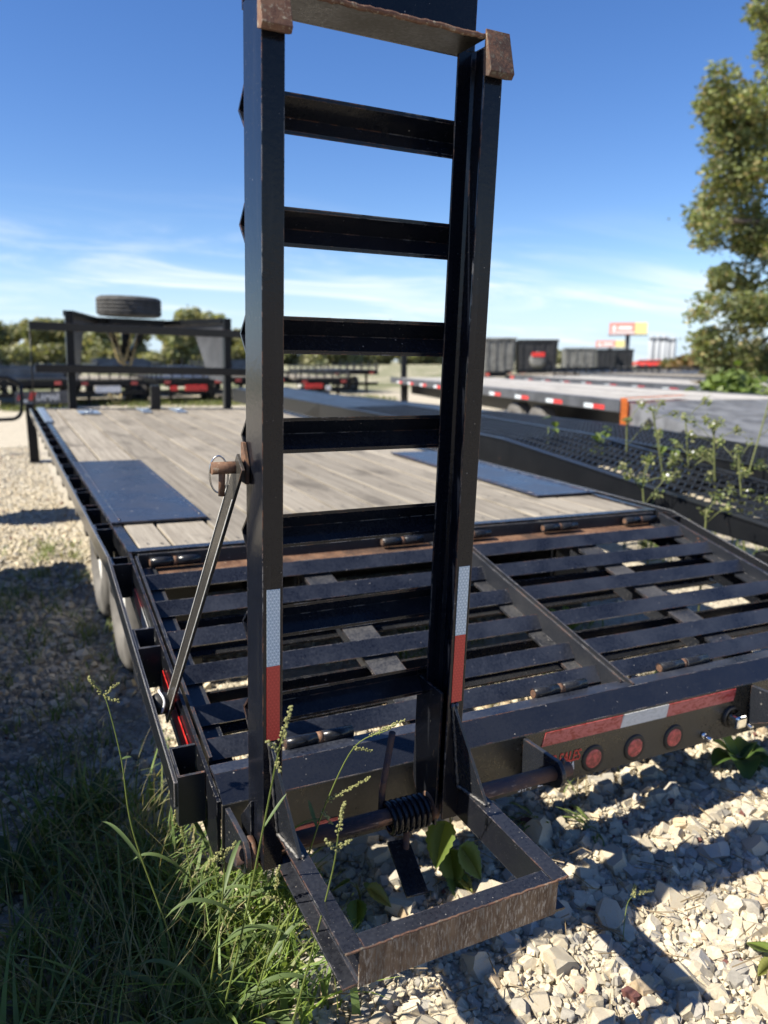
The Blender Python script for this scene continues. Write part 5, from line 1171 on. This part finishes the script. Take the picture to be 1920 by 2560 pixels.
broadleaf(0.22, -1.02, [(5.0, .03, .10, -.4, .08, 2), (3.2, .03, .09, -.6, .08, 0), (1.0, .03, .12, -.3, .07, 2), (4.2, .03, .07, -.5, .06, 1), (0.2, .03, .06, -.5, .07, 2)], 'dark green heart-leaved weed under the hinge pipe', .13)
broadleaf(1.12, -1.72, [(0.4, .03, .03, -.3, .06, 3), (1.6, .03, .03, -.2, .06, 1), (3.0, .02, .03, -.3, .05, 3), (5.4, .03, .03, -.3, .05, 1)], 'yellow-green weed seedling at the bottom right corner', .035)
# thistle-like rosette under the tail plate
def rosette(x, y, specs, label):
    t = empty('leafy_rosette', MW(x, y), label=label, cat='weed', group='leafy rosettes under the trailers')
    for (az, ln, wid, droop, rise, c) in specs: strip_leaf((0, 0, .01), az, ln, wid, droop, rise, c, 'leaf', t, 10)
G1, G2 = (.07, .12, .03), (.20, .28, .07)
rosette(1.83, -1.03, [(4.0, .20, .10, .75, .75, G1), (5.0, .20, .085, 1.1, .7, G1), (3.2, .2, .08, .5, .6, G1), (1.7, .16, .05, .1, .9, G2), (2.6, .15, .05, .4, .9, G2), (0.4, .2, .07, .7, .7, G2), (5.8, .2, .08, .9, .7, G1)], 'big-leaved rosette weed below the right end of the tail plate')
rosette(2.15, 0.25, [(a, .17, .05, .3, .9, G2) for a in (0.2, 1.1, 2.0, 3.1, 4.1, 5.2)], 'bright green rosette on the ground seen through the right slats')
rosette(1.9, 0.95, [(a, .22, .06, .4, .8, G2) for a in (0.6, 1.5, 2.4, 3.4, 4.4, 5.5)], 'bright green rosette under the upper right slats')
rosette(1.35, -0.62, [(a, .07, .035, .3, .8, G2) for a in (0.3, 1.7, 3.0, 4.4)], 'tiny bright green weed behind the tail beam')
# plantain-like clumps in the shade on the left
for i, (x, y, lb) in enumerate(((-.42, -.62, 'dark leafy clump in the shade at the left edge'), (-.22, -.38, 'dark leafy clump in the shade left of the trailer corner'), (-.12, -1.02, 'dark cut-leaved clump at the bottom left'))):
    rosette(x, y, [(k * .62 + i, rnd.uniform(.14, .24), .030, .45, .85, (.06, .10, .03)) for k in range(10)], lb)
# tall flowering weeds growing up between the grated tracks
def flower_weed(x, y, h, lean, label, nb=7, blossoms=5):
    t = empty('flowering_weed', MW(x, y), label=label, cat='weed', group='flowering weeds between the grated tracks')
    main = smooth_path([(0, 0, 0), (lean[0] * .3, lean[1] * .3, h * .4), (lean[0] * .7, lean[1] * .7, h * .75), (lean[0], lean[1], h)]); bm = BM(); tube(bm, main, .0055, 6)
    tips = [main[-1]]
    for k in range(nb):
        p = main[int(len(main) * rnd.uniform(.35, .95))]; a = rnd.uniform(0, 6.28); q = p + Vector((math.cos(a) * .13, math.sin(a) * .13, rnd.uniform(.03, .16))); tube(bm, [p, (p + q) / 2 + Vector((0, 0, .01)), q], .0025, 5); tips.append(q)
    mobj('stem', tinted(bm, (.20, .22, .09), 'stem'), M['leaf'], t)
    rng = np.random.default_rng(int(x * 1000 + y * 77)); cl2 = [(p.x, p.y, p.z, .036, .036, .035) for p in tips]
    mobj('foliage', leafcloud(cl2, 34 * len(cl2), .024, rng, ((.20, .23, .09), (.26, .26, .12), (.16, .20, .07))), M['leaf'], t, kind='stuff')
    bm = BM()
    for p in rnd.sample(tips, min((blossoms + 1) // 2, len(tips))): bmesh.ops.create_icosphere(bm, subdivisions=1, radius=rnd.uniform(.007, .012), matrix=Matrix.Translation(p + Vector((0, 0, .01))))
    mobj('blossoms', bm, M['zip'], t, kind='stuff')
for x, y, h, ln, lb, nb, bl in ((3.62, .62, .98, (-.12, .0), 'white-flowered weed leaning over the near grated track', 9, 5), (3.78, .95, 1.00, (-.05, .1), 'bushy flowering weed in the middle of the tracks', 11, 4), (3.86, .45, .90, (.05, -.05), 'white-blossomed weed nearest the rear of the tracks', 10, 7), (3.95, .80, 1.16, (.28, .0), 'tall weed stalk bending right above the tracks', 4, 2), (3.98, .55, 1.12, (.32, -.05), 'tallest weed stalk leaning right at the picture edge', 4, 1), (2.86, .42, .72, (-.06, .05), 'seeding weed in the gap left of the near track', 8, 3), (2.80, .02, .62, (.0, .0), 'small white-flowered weed at the deck corner', 6, 4), (3.70, 1.5, .95, (-.05, .0), 'weed stalk farther forward between the tracks', 4, 1), (3.50, .30, .86, (-.1, .05), 'leafy weed rising through the near track beside the deck corner', 12, 6), (3.70, .22, .84, (.04, .0), 'dense flowering weed at the tail of the near track', 13, 8), (3.60, .95, 1.06, (-.22, .05), 'slender weed leaning left over the near track', 5, 2), (3.92, .30, 1.0, (.2, .0), 'slender weed leaning right at the tail of the tracks', 6, 3)):
    flower_weed(x, y, h, ln, lb, nb, bl)
for i, (x, y, z) in enumerate(((3.66, 1.75, .80), (3.62, 2.35, .84), (3.8, 1.3, .74))):
    t = empty('leafy_weed', MW(x, y), label=['bright leafy weed clump poking over the near track', 'small bright leaf sprig farther along the near track', 'bright round-leaved sprig between the tracks'][i], cat='weed', group='leafy weeds between the tracks')
    bm = BM(); tube(bm, [(0, 0, 0), (.01, 0, z)], .003, 5); mobj('stem', tinted(bm, (.2, .25, .08), 'stem'), M['leaf'], t)
    for k in range((14, 4, 8)[i]):
        o = bpy.data.objects.new('leaf', leaf_me[k % 2]); link(o, t); o.location = (rnd.uniform(-.08, .08), rnd.uniform(-.08, .08), z + rnd.uniform(-.10, .09)); o.rotation_euler = (rnd.uniform(-.8, .2), 0, rnd.uniform(0, 6.28)); o.scale = (.07,) * 3
